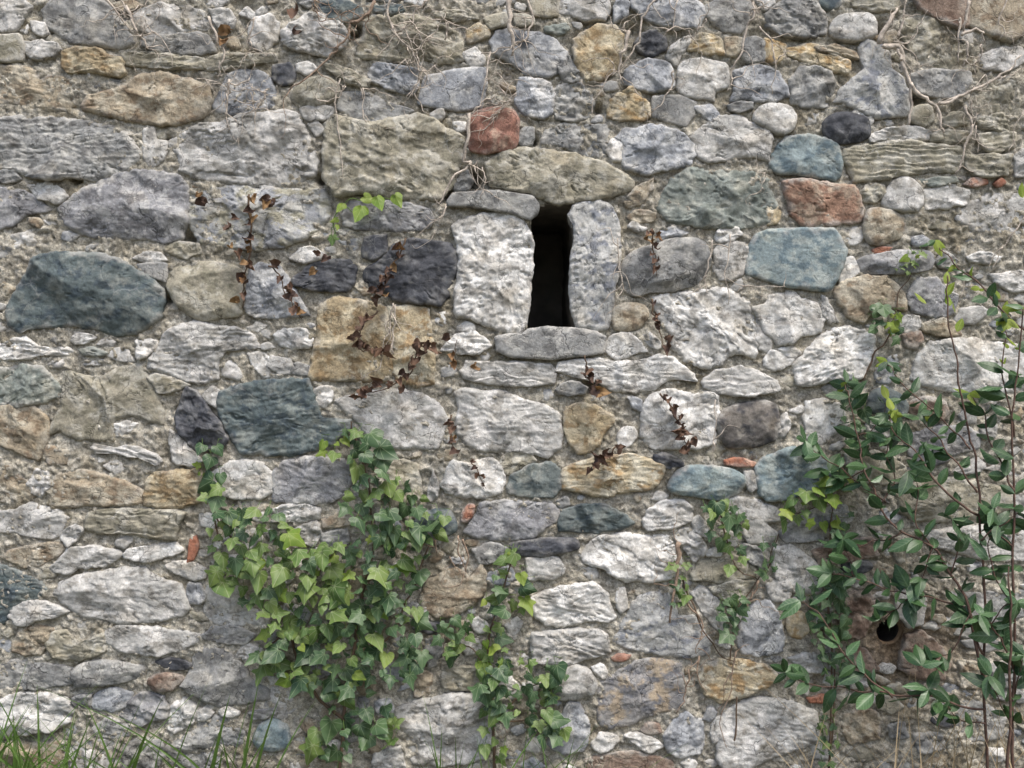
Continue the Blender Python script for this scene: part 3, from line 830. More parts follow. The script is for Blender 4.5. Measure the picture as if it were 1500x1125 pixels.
A4 tn r|-20,1000 80,980 200,1000 330,980 350,1060 300,1140 -20,1140
A4 g r|680,1000 780,960 880,980 900,1060 840,1140 690,1140
B3 w r|215,100 250,65 320,65 325,130 290,165 240,150
B3 lg r 6|340,140 430,110 560,90 680,80 800,100 900,150 945,230 940,320 890,400 800,400 640,390 520,330 460,250 400,200
B3 lg r 6|1000,100 1060,70 1160,90 1260,90 1380,140 1500,165 1560,210 1590,300 1570,400 1500,450 1380,420 1260,410 1160,420 1060,380 1020,320 1010,240 1030,170
B3 pu r|0,540 60,470 200,450 380,460 430,520 410,640 330,690 200,700 0,690
B3 ol r|600,480 700,470 790,490 800,580 800,690 700,710 650,720 620,620
B3 lg r|850,690 860,600 880,520 905,600 900,670
B3 w r 4|925,600 960,520 1000,470 1080,490 1180,450 1240,490 1270,580 1250,640 1180,665 1060,670 960,640
B3 gd r 4|1285,620 1320,540 1420,500 1520,475 1570,520 1580,600 1540,660 1400,665 1300,650
B3 dt s 8|770,840 800,770 880,740 960,740 1005,810 1000,860 900,880 810,875
B3 bk s|1030,790 1070,710 1105,720 1090,770 1060,805
B3 pu r 4|1050,860 1110,780 1150,700 1260,690 1400,700 1520,700 1570,740 1570,790 1500,830 1420,890 1280,900 1130,895
B3 db s 4|1300,920 1400,905 1540,895 1660,890 1680,950 1600,970 1440,990 1330,985
B3 lg r|0,740 60,715 200,710 260,740 240,790 100,800 0,800
B3 tn l|270,790 340,770 490,760 500,800 420,820 290,835
B3 lg r|100,860 230,800 260,870 220,930 120,900
B3 g r|270,870 400,850 420,920 300,960
B3 ol r|1240,490 1300,420 1400,430 1440,470 1340,510 1290,545
B3 g r|1100,960 1200,920 1280,950 1270,1020 1130,1030
B3 lg r|1400,1000 1560,1000 1600,1060 1560,1110 1400,1120
C3 oc r 8|100,280 110,180 180,160 260,170 360,220 370,260 320,300 290,370 250,410 180,420 130,370
C3 w r 8|525,300 530,200 570,120 640,80 720,90 800,110 870,90 940,110 945,220 920,300 930,370 830,395 700,395 600,400 540,360
C3 w r|395,340 430,290 480,285 490,340 440,385 400,390
C3 dk s 2|930,250 980,190 1060,160 1180,140 1260,160 1275,240 1270,340 1180,380 1060,395 990,390 960,330
C3 bg r|450,120 520,140 520,190 480,170
C3 oy r 10|85,560 100,510 200,470 330,450 450,430 560,460 640,490 640,540 600,600 560,630 440,630 330,660 200,640 90,620
C3 db r|600,440 650,430 740,470 750,500 680,500 600,470
C3 tb s 8|665,620 700,550 760,500 860,500 1000,510 1080,550 1080,600 1040,650 960,680 840,660 720,650
C3 bk f 4|985,465 1040,455 1140,475 1130,500 1060,495 990,490
C3 tb r 12|1150,510 1180,470 1250,430 1360,400 1420,430 1480,430 1560,470 1570,560 1520,610 1400,650 1300,680 1220,685 1170,640 1165,570
C3 lg r|1090,530 1130,530 1162,610 1130,640 1100,600
C3 dt r 4|70,820 100,740 200,710 330,715 440,770 480,810 400,850 200,855 80,850
C3 w r 6|525,800 580,730 660,690 760,690 800,740 800,790 720,830 620,840 560,850
C3 w r|580,680 620,645 660,660 640,685
C3 lg r|940,720 1040,670 1160,690 1270,740 1280,800 1200,810 1270,860 1240,910 1120,920 1080,860 1100,780 960,740
C3 w r 8|185,990 220,950 280,890 440,870 560,885 660,880 710,940 735,1000 720,1100 640,1120 540,1130 420,1115 320,1060 220,1030
C3 lg r|700,880 760,840 800,850 870,930 860,980 810,1015 760,960
C3 lg r|875,960 950,950 955,985 890,990
C3 lg r|800,800 840,770 890,840 890,890 830,860
C3 lg r|1290,230 1320,210 1340,270 1310,330 1275,330
D3 w r|305,150 400,130 500,160 520,230 480,300 440,330 380,380 310,340 300,230
C3 g r|60,690 110,670 130,705 90,725
C3 ol r|800,1080 860,1020 1000,990 1060,1000 1150,1060 1130,1110 960,1130 810,1120
C3 g r|1070,960 1100,930 1160,950 1210,1030 1180,1060 1100,1000
C3 lg r 4|1250,960 1340,930 1420,980 1500,1060 1530,1120 1490,1200 1380,1180 1300,1170 1260,1080
D3 br s|865,180 890,140 960,120 1060,140 1080,200 1050,245 960,245 890,220
D3 lg r|640,260 720,245 830,280 820,330 700,330 640,310
D3 pu r|850,330 980,290 1180,280 1260,320 1250,400 1100,440 1000,500 900,480 860,400
D3 g r|1275,290 1340,280 1330,340 1265,340
D3 ol r 6|800,640 900,600 1050,560 1220,580 1320,600 1440,620 1440,740 1250,780 1060,800 900,800 820,740
D3 ol r|520,430 700,420 850,500 840,580 720,600 560,560
D3 br l|340,960 500,910 660,890 700,990 520,1010 380,1040
D3 g r|160,860 340,740 520,700 560,790 380,900 200,920
D3 lg r|930,860 1100,840 1300,830 1510,850 1510,1020 1300,1010 1180,980 1000,940
D3 db s|500,1020 640,1020 660,1060 560,1090 500,1060
D3 lg r|1450,560 1510,540 1510,800 1460,780
D4 br r 14|510,200 560,160 640,150 670,200 650,300 600,400 520,390 490,300
D4 lg r -4|800,160 900,150 960,200 940,330 870,345 810,280
D4 br r -6|870,410 950,380 1040,460 1100,560 1060,640 900,620 820,580 850,480
D4 lg r|210,520 300,500 400,520 410,590 300,600
D4 lg r|560,640 620,620 640,680 560,690
D4 tn r|520,840 640,800 720,860 700,960 560,990 510,930
D4 g r|760,900 840,880 860,950 780,960
D4 bk f|315,740 450,725 450,745 330,765
D4 g r|900,940 1040,940 1060,1020 920,1040
D4 tn r|1150,540 1280,560 1280,680 1160,680
D4 db s|1000,840 1140,870 1120,900 1000,880
D4 g r|1100,160 1280,170 1500,150 1500,300 1300,330 1140,260
D4 br r -6|560,440 640,500 700,580 640,620 560,600 540,520
D4 g r|1320,560 1500,520 1500,760 1340,740
D4 g r|1150,760 1300,780 1400,840 1380,960 1200,980 1120,900
B4 tn r|350,120 450,40 600,40 610,150 500,180 380,170
B4 tn r 4|800,200 850,100 1000,30 1080,80 1140,0 1165,60 1160,150 1100,220 1000,280 900,290 830,260
B4 lg r|690,260 760,230 840,240 850,300 760,320 700,300
B4 db r|770,360 800,330 930,330 940,365 840,375
C4 w r 8|-90,200 -20,160 60,140 170,120 270,110 330,170 350,240 380,290 330,320 230,310 100,340 0,335 -60,290
B4 lg r|1280,340 1340,300 1365,330 1320,400
B4 w r|1090,310 1130,300 1180,360 1140,380 1100,360
B4 ol r|930,590 960,570 1150,580 1160,690 1060,690 940,680
B4 lg r 8|675,800 800,760 1000,720 1150,720 1190,820 1200,980 1170,1060 1060,1090 900,1110 760,1090 740,960 680,880
B4 bg r|560,770 640,760 660,820 620,840 570,810
B4 tn r|770,650 830,600 870,620 850,720 780,730
B4 lg r|0,690 100,720 130,800 60,850 -60,830
B4 tn s|500,990 560,970 600,1010 570,1040 510,1030
B4 w r|1380,660 1460,640 1480,680 1400,700
B4 ol r|1000,1150 1200,1070 1240,1150
B4 g r|-20,400 100,380 110,440 0,460
B4 g r|840,420 900,400 930,480 900,560 850,580
B4 lg r|1040,430 1120,420 1140,480 1060,500
B4 g r|130,540 280,520 330,600 200,640 120,600
B4 tn r|400,640 540,620 560,700 440,720
B4 g r|380,860 520,840 540,960 420,980
B4 lg r|560,1050 700,1000 720,1140 560,1140
C4 lg l 4|-80,385 100,370 270,360 330,400 350,490 250,515 100,545 -60,550
C4 w f|390,150 430,140 440,230 410,270 390,230
C4 lb r 4|365,430 420,330 470,230 520,180 640,160 700,200 720,290 800,290 840,330 900,430 890,500 800,520 640,500 480,480
C4 lg r|800,170 850,130 910,160 970,250 980,380 920,350 860,260
C4 bg r 6|1050,430 1080,310 1160,210 1230,220 1280,300 1300,400 1290,480 1180,500 1080,490
C4 ye r|1330,330 1350,260 1420,290 1440,370 1400,410 1340,390
C4 lg s 8|30,680 70,590 150,560 230,580 275,660 260,710 170,730 80,745
C4 w r|250,570 300,560 330,600 310,630
C4 bk f|365,520 400,505 455,505 440,525 380,535
C4 bt r 4|280,800 290,660 400,600 500,540 640,530 740,560 750,660 760,760 720,820 600,820 500,870 380,910 300,890
C4 bg r 4|10,990 60,880 120,770 180,770 230,880 220,990 190,1030 100,1040 30,1010
C4 w r|250,990 300,940 390,950 390,990 300,1040
C4 w r|430,945 500,930 580,965 640,1000 570,1035 480,980
C4 br f|525,920 560,885 610,885 630,930 560,935
C4 bg r 4|650,960 700,870 770,825 850,870 860,960 840,1040 740,1060 680,1040
C4 oy l 4|840,640 880,560 960,530 1100,540 1210,560 1270,620 1200,680 1080,720 960,750 880,720
C4 lg r 8|950,960 980,830 1040,780 1180,740 1350,760 1480,820 1500,960 1400,1020 1250,1060 1100,1120 980,1120 940,1060
C4 br f|220,1080 330,1050 500,1040 680,1080 720,1140 220,1140
C4 w r|740,1100 780,1070 820,1100 800,1140
C4 ol l|900,130 1000,110 1150,100 1130,180 1020,210 920,170
C4 lg r|1220,120 1300,80 1340,130 1320,210 1250,200
C4 bg r|860,850 900,800 930,820 900,860
C4 lg r|900,940 930,850 960,850 950,960 920,980
"""
OX = {'A': 0, 'B': 400, 'C': 800, 'D': 1100}
OY = {'1': 0, '2': 280, '3': 550, '4': 825}
stones = []
for ln in STONES.strip().splitlines():
    head, pts = ln.split('|')
    hd = head.split()
    ox_, oy_ = OX[hd[0][0]], OY[hd[0][1]]
    P = np.array([[float(a) for a in p.split(',')] for p in pts.split()]) / 3.75 + (ox_, oy_)
    prot = float(hd[3]) if len(hd) > 3 else None
    _, A_ = centroid(P)
    stones.append((A_, P, hd[1], hd[2], prot))
stones.sort(key=lambda s: -s[0])

# clearance map of the frame, in photo pixels
GS = 3
cx, cy = np.meshgrid(np.arange(-30, 1531, GS), np.arange(-30, 1156, GS))
clear = np.full(cx.shape, 60.0)


def stamp(B, m=45):
    x0, y0 = B.min(0) - m; x1, y1 = B.max(0) + m
    i0, i1 = max(0, int((x0 + 30) / GS)), min(cx.shape[1], int((x1 + 30) / GS) + 1)
    j0, j1 = max(0, int((y0 + 30) / GS)), min(cx.shape[0], int((y1 + 30) / GS) + 1)
    if i1 <= i0 or j1 <= j0:
        return
    sx, sy = cx[j0:j1, i0:i1], cy[j0:j1, i0:i1]
    Bs = B[::2] if len(B) > 60 else B
    dd = np.sqrt(((sx[..., None] - Bs[:, 0]) ** 2 + (sy[..., None] - Bs[:, 1]) ** 2).min(-1))
    dd = np.where(inside(Bs, sx, sy), -dd, dd)
    clear[j0:j1, i0:i1] = np.minimum(clear[j0:j1, i0:i1], dd)


small = {}
SPECIAL = {'rd': 'reddish stone', 'db': 'dark slate stone', 'tb': 'blue green stone', 'oc': 'ochre stone', 'bk': 'orange brick fragment'}
for idx, (A_, P, cls, style, prot) in enumerate(stones):
    if prot is None:
        prot = float(rng.uniform(-4, 5))
    V, Q, T, C, B, A, ce = stone_geo(P, cls, style, prot + 2)
    stamp(B)
    if idx < 300:
        w0 = pw(ce[0], ce[1])
        nm = "brick" if cls == 'bk' else "stone"
        o = link(nm, make_mesh(nm, V - np.array(w0), [Q, T], C, mat_for(cls)), wall, w0)
        if cls in SPECIAL:
            o["label"] = SPECIAL[cls]
    else:
        small.setdefault(mat_for(cls), Joined()).add(V, Q, T, C)

# the slit and the drain keep clear
SLIT = np.array([(776, 306), (800, 300), (836, 300), (838, 330), (840, 370), (836, 420), (838, 460), (844, 482), (820, 487), (770, 487), (776, 450), (774, 400), (780, 350)], float)
PIPE = (1307.0, 928.0)
stamp(outline(SLIT, 'f', 3, 0, 1)[0])
th = np.linspace(0, 2 * np.pi, 40)[:-1]
stamp(np.stack([PIPE[0] + 30 * np.cos(th), PIPE[1] + 30 * np.sin(th)], 1))

# chips packed into the joints
chip_cls = ['w', 'lg', 'lg', 'g', 'g', 'tn', 'ol', 'ol', 'bg', 'tn', 'w', 'lg']
for k in range(6000):
    j, i = rng.integers(0, cx.shape[0]), rng.integers(0, cx.shape[1])
    c = clear[j, i]
    lim = 9.5 if k < 3000 else 6.5
    if c < lim:
        continue
    r = min(c * rng.uniform(0.8, 1.15), rng.uniform(8, 24))
    n = rng.integers(4, 7)
    a = np.sort((np.arange(n) + rng.uniform(-0.3, 0.3, n)) * 2 * np.pi / n)
    rr = r * rng.uniform(0.7, 1.25, n)
    el = rng.uniform(1.0, 1.9); an = rng.normal(0, 0.25)
    px_ = np.cos(a) * rr * el; py_ = np.sin(a) * rr * 0.92
    P = np.stack([cx[j, i] + px_ * math.cos(an) - py_ * math.sin(an), cy[j, i] + px_ * math.sin(an) + py_ * math.cos(an)], 1)
    cls = chip_cls[rng.integers(len(chip_cls))]
    V, Q, T, C, B, A, ce = stone_geo(P, cls, 'rffl'[rng.integers(4)], float(rng.uniform(-11, -2)), 2.6, 0.0)
    stamp(B)
    small.setdefault(mat_for(cls), Joined()).add(V, Q, T, C)
for m, Jn in small.items():
    Jn.build("rubble", m, wall)

# stones beyond the frame, so the wall goes on
WX0, WX1, WY0, WY1 = -620, 2120, -520, 1165      # wall limits in photo pixels
outer = {}
ocls = ['lg', 'lg', 'g', 'w', 'ol', 'bg', 'tn', 'g', 'lg', 'dt', 'oc', 'pu', 'w']
y = WY0 + 10.0
while y < WY1 - 20:
    rowh = rng.uniform(48, 95)
    x = WX0 + rng.uniform(0, 40)
    while x < WX1 - 30:
        w = rng.uniform(60, 175)
        x1_, y1_ = x + w - rng.uniform(6, 16), y + rowh - rng.uniform(6, 16)
        if (x1_ < -8 or x > 1508) or (y1_ < -8 or y > 1133):
            if x1_ < WX1:
                jt = lambda: rng.uniform(-9, 9)
                P = np.array([(x + jt(), y + 10 + jt()), (x + w * .35, y + jt()), (x + w * .7, y + jt()), (x1_ + jt(), y + 8 + jt()), (x1_ + jt(), (y + y1_) / 2 + jt()),
                              (x1_ - 10 + jt(), y1_ + jt()), (x + w * .5, y1_ + jt()), (x + 8 + jt(), y1_ + jt()), (x + jt(), (y + y1_) / 2)])
                cls = ocls[rng.integers(len(ocls))]
                V, Q, T, C, B, A, ce = stone_geo(P, cls, 'r' if rng.random() < .75 else 's', float(rng.uniform(-4, 8)), 5.0)
                outer.setdefault(mat_for(cls), Joined()).add(V, Q, T, C)
        x += w
    y += rowh
for m, Jn in outer.items():
    Jn.build("outer_stones", m, wall)

# mortar sheet
mxs = np.concatenate([np.arange(WX0, -20, 9), np.arange(-20, 1521, 2.8), np.arange(1524, WX1 + 1, 9)])
mys = np.concatenate([np.arange(WY0, -20, 9), np.arange(-20, 1145, 2.8), [1150, 1165, 1190]])
X, Yp = np.meshgrid(mxs, mys)
lowf = fbm(X / 120, Yp / 95, 3)
hm = -3.0 + 5.0 * lowf + 4.0 * fbm(X / 34 + 5, Yp / 26, 4, 0.55)
gr = fbm(X / 8.5 + 40, Yp / 7.5, 3, 0.65)
hm += 2.8 * gr + 2.4 * np.abs(fbm(X / 5.0, Yp / 5.0 + 9, 2)) + 3.4 * sstep(0.12, 0.30, noise(X / 7.5 + 70, Yp / 6.5)) - 3.0 * sstep(0.2, 0.4, noise(X / 12 + 7, Yp / 10))
for (px_, py_, r, dp) in [(275, 347, 11, 30), (692, 262, 16, 45), (1344, 140, 13, 40), (655, 283, 10, 30), (243, 436, 8, 30), (246, 206, 6, 25), (868, 562, 12, 25),
                          (24, 346, 6, 20), (110, 262, 8, 20), (470, 262, 7, 35), (478, 235, 6, 30), (595, 545, 9, 18), (780, 205, 8, 25), (720, 262, 9, 30),
                          (155, 687, 6, 20), (876, 160, 7, 25), (300, 690, 9, 25), (925, 40, 13, 20), (520, 45, 9, 25), (1285, 40, 10, 30), (420, 700, 8, 15)]:
    hm -= dp * np.exp(-((X - px_) ** 2 + (Yp - py_) ** 2) / (r * r))
# gaps near the old creeper roots at the top are hollowed out
hm -= 10 * sstep(150, 20, Yp) * sstep(-0.1, 0.5, fbm(X / 60 + 11, Yp / 45 + 3, 3)) * sstep(1540, 1200, X)
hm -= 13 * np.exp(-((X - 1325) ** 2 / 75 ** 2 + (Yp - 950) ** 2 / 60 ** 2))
V = np.stack([(X - 750) / PXM, -(hm / PXM), Z0 + (1125 - Yp) / PXM], -1).reshape(-1, 3)
ny, nx = X.shape
I = np.arange(nx * ny).reshape(ny, nx)
Q = np.stack([I[:-1, :-1], I[1:, :-1], I[1:, 1:], I[:-1, 1:]], -1).reshape(-1, 4)
fx, fy = (X[:-1, :-1] + 1.4).ravel(), (Yp[:-1, :-1] + 1.4).ravel()
bad = inside(SLIT, fx, fy) | ((fx - PIPE[0]) ** 2 + (fy - PIPE[1]) ** 2 < 19.5 ** 2)
Q = Q[~bad]
mc1, mc2, mc3 = s2l((184, 178, 163)), s2l((208, 203, 190)), s2l((156, 147, 126))
xf, yf = X.ravel(), Yp.ravel()
a = sstep(-0.1, 0.5, fbm(xf / 22, yf / 20 + 3, 5, 0.65))[:, None]
b = sstep(0.0, 0.55, fbm(xf / 75 + 8, yf / 60, 4))[:, None] * 0.8
mc = (mc1 * (1 - a) + mc2 * a) * (1 - b) + mc3 * b
sp = sstep(0.28, 0.5, noise(xf / 7.5 + 70, yf / 6.5))[:, None] * 0.6
mc = mc * (1 - sp) + s2l((205, 201, 192)) * sp
er_ = np.exp(-((xf - 1325) ** 2 / 85 ** 2 + (yf - 945) ** 2 / 75 ** 2))[:, None] * 0.8      # tan hollow round the drain, plus the shade beneath the shrub painted in
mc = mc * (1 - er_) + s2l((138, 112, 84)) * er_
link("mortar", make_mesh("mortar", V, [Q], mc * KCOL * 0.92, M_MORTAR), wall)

# lining of the slit, running back into the dark
B, _ = outline(SLIT, 'f', 6, 1.5, 4)
dep = np.array([0.0, 0.02, 0.06, 0.12, 0.2, 0.3, 0.45, 0.66])
n = len(B); V = []
for k, dd in enumerate(dep):
    s = 1.0 + 0.12 * k
    c = B.mean(0); Bk = c + (B - c) * (1.04, 1.02) + 3 * np.stack([noise(B[:, 0] / 14 + 9 * k, B[:, 1] / 14), noise(B[:, 0] / 14, B[:, 1] / 14 + 9 * k)], 1)
    V.append(np.stack([(Bk[:, 0] - 750) / PXM, np.full(n, dd), Z0 + (1125 - Bk[:, 1]) / PXM], 1))
V = np.concatenate(V); i = np.arange(n); j = (i + 1) % n
Q = np.concatenate([np.stack([r * n + i, r * n + j, (r + 1) * n + j, (r + 1) * n + i], 1) for r in range(len(dep) - 1)])
link("slit_lining", make_mesh("slit_lining", V, [Q], None, M_CORE), wall)


def box_mesh(name, x0, x1, y0, y1, z0, z1, mat):
    V = [(x, y, z) for z in (z0, z1) for y in (y0, y1) for x in (x0, x1)]
    F = [(0, 2, 3, 1), (4, 5, 7, 6), (0, 1, 5, 4), (2, 6, 7, 3), (0, 4, 6, 2), (1, 3, 7, 5)]
    return make_mesh(name, V, [np.array(F)], None, mat, None, False)


xw0, xw1 = (WX0 - 750) / PXM, (WX1 - 750) / PXM
zt = Z0 + (1125 - WY0) / PXM
sx0, sx1 = (755 - 750) / PXM, (862 - 750) / PXM
sz0, sz1 = Z0 + (1125 - 500) / PXM, Z0 + (1125 - 285) / PXM
for (a, b, c, d, e, f) in ((xw0, sx0, .3, .66, -.1, zt), (sx1, xw1, .3, .66, -.1, zt), (sx0 + .001, sx1 - .001, .302, .658, -.1, sz0), (sx0 + .001, sx1 - .001, .302, .658, sz1, zt - .002)):
    link("wall_core", box_mesh("wall_core", a, b, c, d, e, f, M_CORE), wall)
link("wall_core", box_mesh("wall_core", xw0, xw1, .664, .75, -.1, zt, M_CORE), wall)
link("wall_end", box_mesh("wall_end", xw0 - .06, xw0 - .002, .0, .75, -.1, zt, M_CORE), wall)
link("wall_end", box_mesh("wall_end", xw1 + .002, xw1 + .06, .0, .75, -.1, zt, M_CORE), wall)
link("wall_top", box_mesh("wall_top", xw0, xw1, .0, .75, zt + .002, zt + .05, M_CORE), wall)

# clay drain pipe in the wall
pc = pw(*PIPE)
n = 36
prof = [(30, 27), (26, 24), (22, 22), (19.5, 21), (17.8, 23), (17.2, 27), (17, 45), (17, 115)]
V = []
for k, (r, yy) in enumerate(prof):
    for q in range(n):
        t_ = 2 * math.pi * q / n
        rr = r * (1 + (0.12 * math.sin(3 * t_ + 1) + 0.08 * math.sin(5 * t_)) * (1 if k < 2 else 0.6 if k < 4 else 0.25))
        V.append((math.cos(t_) * rr / PXM, yy / PXM - 0.006, math.sin(t_) * rr / PXM))
V = np.array(V); i = np.arange(n); j = (i + 1) % n
Q = np.concatenate([np.stack([r * n + i, r * n + j, (r + 1) * n + j, (r + 1) * n + i], 1) for r in range(len(prof) - 1)])
dp = link("drain_pipe", make_mesh("drain_pipe", V, [Q[:n * 5]], None, M_PIPE), wall, pc)
dp["label"] = "round clay drain pipe mouth"
link("pipe_bore", make_mesh("pipe_bore", np.concatenate([V[n * 5:], [(0, 0.2, 0)]]), [Q[n * 5:] - n * 5, np.stack([n * 2 + i, n * 2 + j, np.full(n, n * 3)], 1)], None, M_PIPEIN), dp)

# ------------------------------------------------------------------ leaves
def ivy_leaf_mesh(name, mat, v, half):
    """half: outline of the right half from the stalk notch to the tip (x, z)"""
    r = random.Random(v)
    fold = r.uniform(0.0, 0.40); curl = r.uniform(-0.45, 0.5); wav = r.uniform(0.03, 0.10); st = r.uniform(.8, 1.15)
    out = [(x, z) for x, z in half]
    left = [(-x * r.uniform(0.88, 1.08), z + r.uniform(-.02, .02)) for x, z in half[1:-1]][::-1]
    O = [(x * r.uniform(0.94, 1.06), z) for x, z in out] + left
    n = len(O)
    I2 = [(x * 0.5, -0.25 + (z + 0.25) * 0.5) for x, z in O]
    P = O + I2 + [(0, -0.25)]
    V = [(x * st, fold * abs(x) + curl * (z + .3) ** 2 + wav * math.sin(9 * x + 5 * z + v), z) for x, z in P]
    Q = [(k, (k + 1) % n, n + (k + 1) % n, n + k) for k in range(n)]
    T = [(n + k, n + (k + 1) % n, 2 * n) for k in range(n)]
    return make_mesh(name, V, [np.array(Q), np.array(T)], None, mat, P)


IVY5 = [(0, 0), (.10, .13), (.26, .16), (.40, .06), (.37, -.12), (.56, -.24), (.60, -.34), (.36, -.42), (.24, -.56), (.14, -.78), (0, -1)]
IVY3 = [(0, 0), (.14, .10), (.33, .10), (.46, -.06), (.50, -.24), (.38, -.42), (.26, -.62), (.12, -.84), (0, -1)]
HEART = [(0, 0), (.14, .12), (.32, .12), (.44, 0), (.46, -.2), (.36, -.45), (.2, -.68), (.08, -.88), (0, -1)]
ELL = [(0, 0), (.06, -.05), (.135, -.16), (.185, -.31), (.20, -.46), (.175, -.63), (.12, -.79), (.05, -.92), (0, -1)]


def shrub_leaf_mesh(name, mat, v):
    r = random.Random(v + 50)
    fold = r.uniform(0.05, 0.55); curl = r.uniform(-0.3, 0.9); tw = r.uniform(-.5, .5); sw = r.uniform(-.25, .25)
    half = ELL; P = []; wd = r.uniform(0.95, 1.25)
    for k, (x, z) in enumerate(half):
        P += [(-x * wd, z), (-x * wd * .5, z), (0, z), (x * wd * .5, z), (x * wd, z)]
    V = [(x + sw * z * z, fold * abs(x) + curl * z * z * .5 + tw * x * z + 0.02 * math.sin(14 * z + v) * (abs(x) / .2), z) for x, z in P]
    Q = [(k * 5 + c, k * 5 + c + 1, k * 5 + c + 6, k * 5 + c + 5) for k in range(len(half) - 1) for c in range(4)]
    return make_mesh(name, V, [np.array(Q)], None, mat, P)


LEAF = {}
for key, mat in (('d', M_IVYD), ('l', M_IVYL), ('y', M_IVYY)):
    LEAF[key] = [ivy_leaf_mesh("leaf", mat, k + 10 * ord(key), (IVY5, IVY3, IVY5, IVY3, IVY5, HEART)[k % 6]) for k in range(14)]
LEAF['h'] = [ivy_leaf_mesh("leaf", M_IVYY, k + 900, HEART) for k in range(3)]
for key, mat in (('s', M_SHR), ('b', M_SHRB), ('n', M_YOUNG)):
    LEAF[key] = [shrub_leaf_mesh("leaf", mat, k) for k in range(12)]
# dry leaves: crumpled
for key, mat in (('x', M_DEAD), ('o', M_DEADO)):
    LEAF[key] = []
    for k in range(5):
        me = ivy_leaf_mesh("dry_leaf", mat, 300 + k, IVY3)
        r = random.Random(k)
        for vv in me.vertices:
            x, y_, z = vv.co
            a = x * r.uniform(3.0, 4.6) + z * 1.2
            vv.co = (math.sin(a) * .34 + r.uniform(-.05, .05), -0.30 * (1 - math.cos(a)) * 1.3 + r.uniform(-.12, .12), z * .75 + r.uniform(-.09, .09))
        LEAF[key].append(me)


def put_leaf(parent, key, pos, size, roll, tilt, yaw, name="leaf"):
    me = random.choice(LEAF[key])
    o = bpy.data.objects.new(name, me); COL.objects.link(o); o.parent = parent
    M = Matrix.Translation(Vector(pos) - parent.location) @ Matrix.Rotation(yaw, 4, 'Z') @ Matrix.Rotation(tilt, 4, 'X') @ Matrix.Rotation(roll, 4, 'Y') @ Matrix.Diagonal((size, size, size, 1))
    o.matrix_basis = M
    return o


def stem_part(parent, paths, mat, name="stem", sides=6, knob=0.15):
    """paths: list of (pixel polyline, width px, depth m or (d0,d1))"""
    tb = Tubes()
    for pts, w, dd in paths:
        d0, d1 = dd if isinstance(dd, tuple) else (dd, dd)
        n_ = len(pts)
        P = [pw(p[0], p[1], d0 + (d1 - d0) * k / max(1, n_ - 1) + random.uniform(-.004, .006)) for k, p in enumerate(pts)]
        C_ = catmull(P, 5)
        ph = random.uniform(0, 99)
        C_ = [c + Vector((float(noise(ph + k * .31, 1.5)), 0, float(noise(ph + k * .31, 7.5)))) * .014 for k, c in enumerate(C_)]
        C_ = [c + Vector((random.uniform(-1, 1), random.uniform(-1, 1), random.uniform(-1, 1))) * (0.0006 + w * 0.0001) for c in C_]
        tb.add(C_, w / PXM / 2, w / PXM / 2 * 0.4, sides, knob)
        tb.build(name, mat, parent, parent.location)
        tb = Tubes()


def scatter(poly, spacing, seed):
    r = random.Random(seed)
    P = np.array(poly, float)
    x0, y0 = P.min(0); x1, y1 = P.max(0)
    pts = []
    for _ in range(int((x1 - x0) * (y1 - y0) / spacing ** 2 * 14)):
        x, y_ = r.uniform(x0, x1), r.uniform(y0, y1)
        if not inside(P, np.array([x]), np.array([y_]))[0]:
            continue
        if all((x - a) ** 2 + (y_ - b) ** 2 > spacing ** 2 for a, b in pts):
            pts.append((x, y_))
    return pts


def ivy(name, label, base_px, regions, stems, group=None):
    """regions: (polygon, spacing, size px, keys, depth range)"""
    b = pw(base_px, 1125); b.z = 0.0; b.y = -0.05
    t = thing(name, label, "ivy", b, group)
    stem_part(t, stems, M_VSTEM)
    pet = Tubes(); npet = 0
    for k, (poly, sp, size, keys, (d0, d1)) in enumerate(regions):
        for (x, y_) in scatter(poly, sp * .8, k * 31 + int(base_px)):
            if random.random() < 0.04:
                continue
            d = random.uniform(d0, d1)
            s = size * random.choice((0.45, 0.55, 0.7, 0.8, 0.9, 1.1)) / PXM
            p = pw(x, y_ - size * .35, d)
            key = keys(x, y_) if callable(keys) else random.choice(keys)
            put_leaf(t, key, p, s, random.gauss(0, 0.75), -random.uniform(-0.1, 1.0), random.gauss(0, 0.5))
            pet.add([p, p + Vector((random.uniform(-.012, .012), min(0.03, d * .5), .018)), pw(x + random.uniform(-10, 10), y_ - size * .5 - 6, max(0.012, d * .3))], .0008, .0008, 4)
            npet += 1
    if npet:
        pet.build("leaf_stalks", M_GREEN, t, t.location)["kind"] = "stuff"
    return t


# ------------------------------------------------------------------ ivy
def main_keys(x, y_):
    p_light = 0.92 if x < 500 - max(0, y_ - 880) * .6 else 0.30
    if x < 420 and y_ < 800:
        p_light = 0.6
    r = random.random()
    return 'l' if r < p_light * .8 else ('y' if r < p_light * .8 + .06 else 'd')


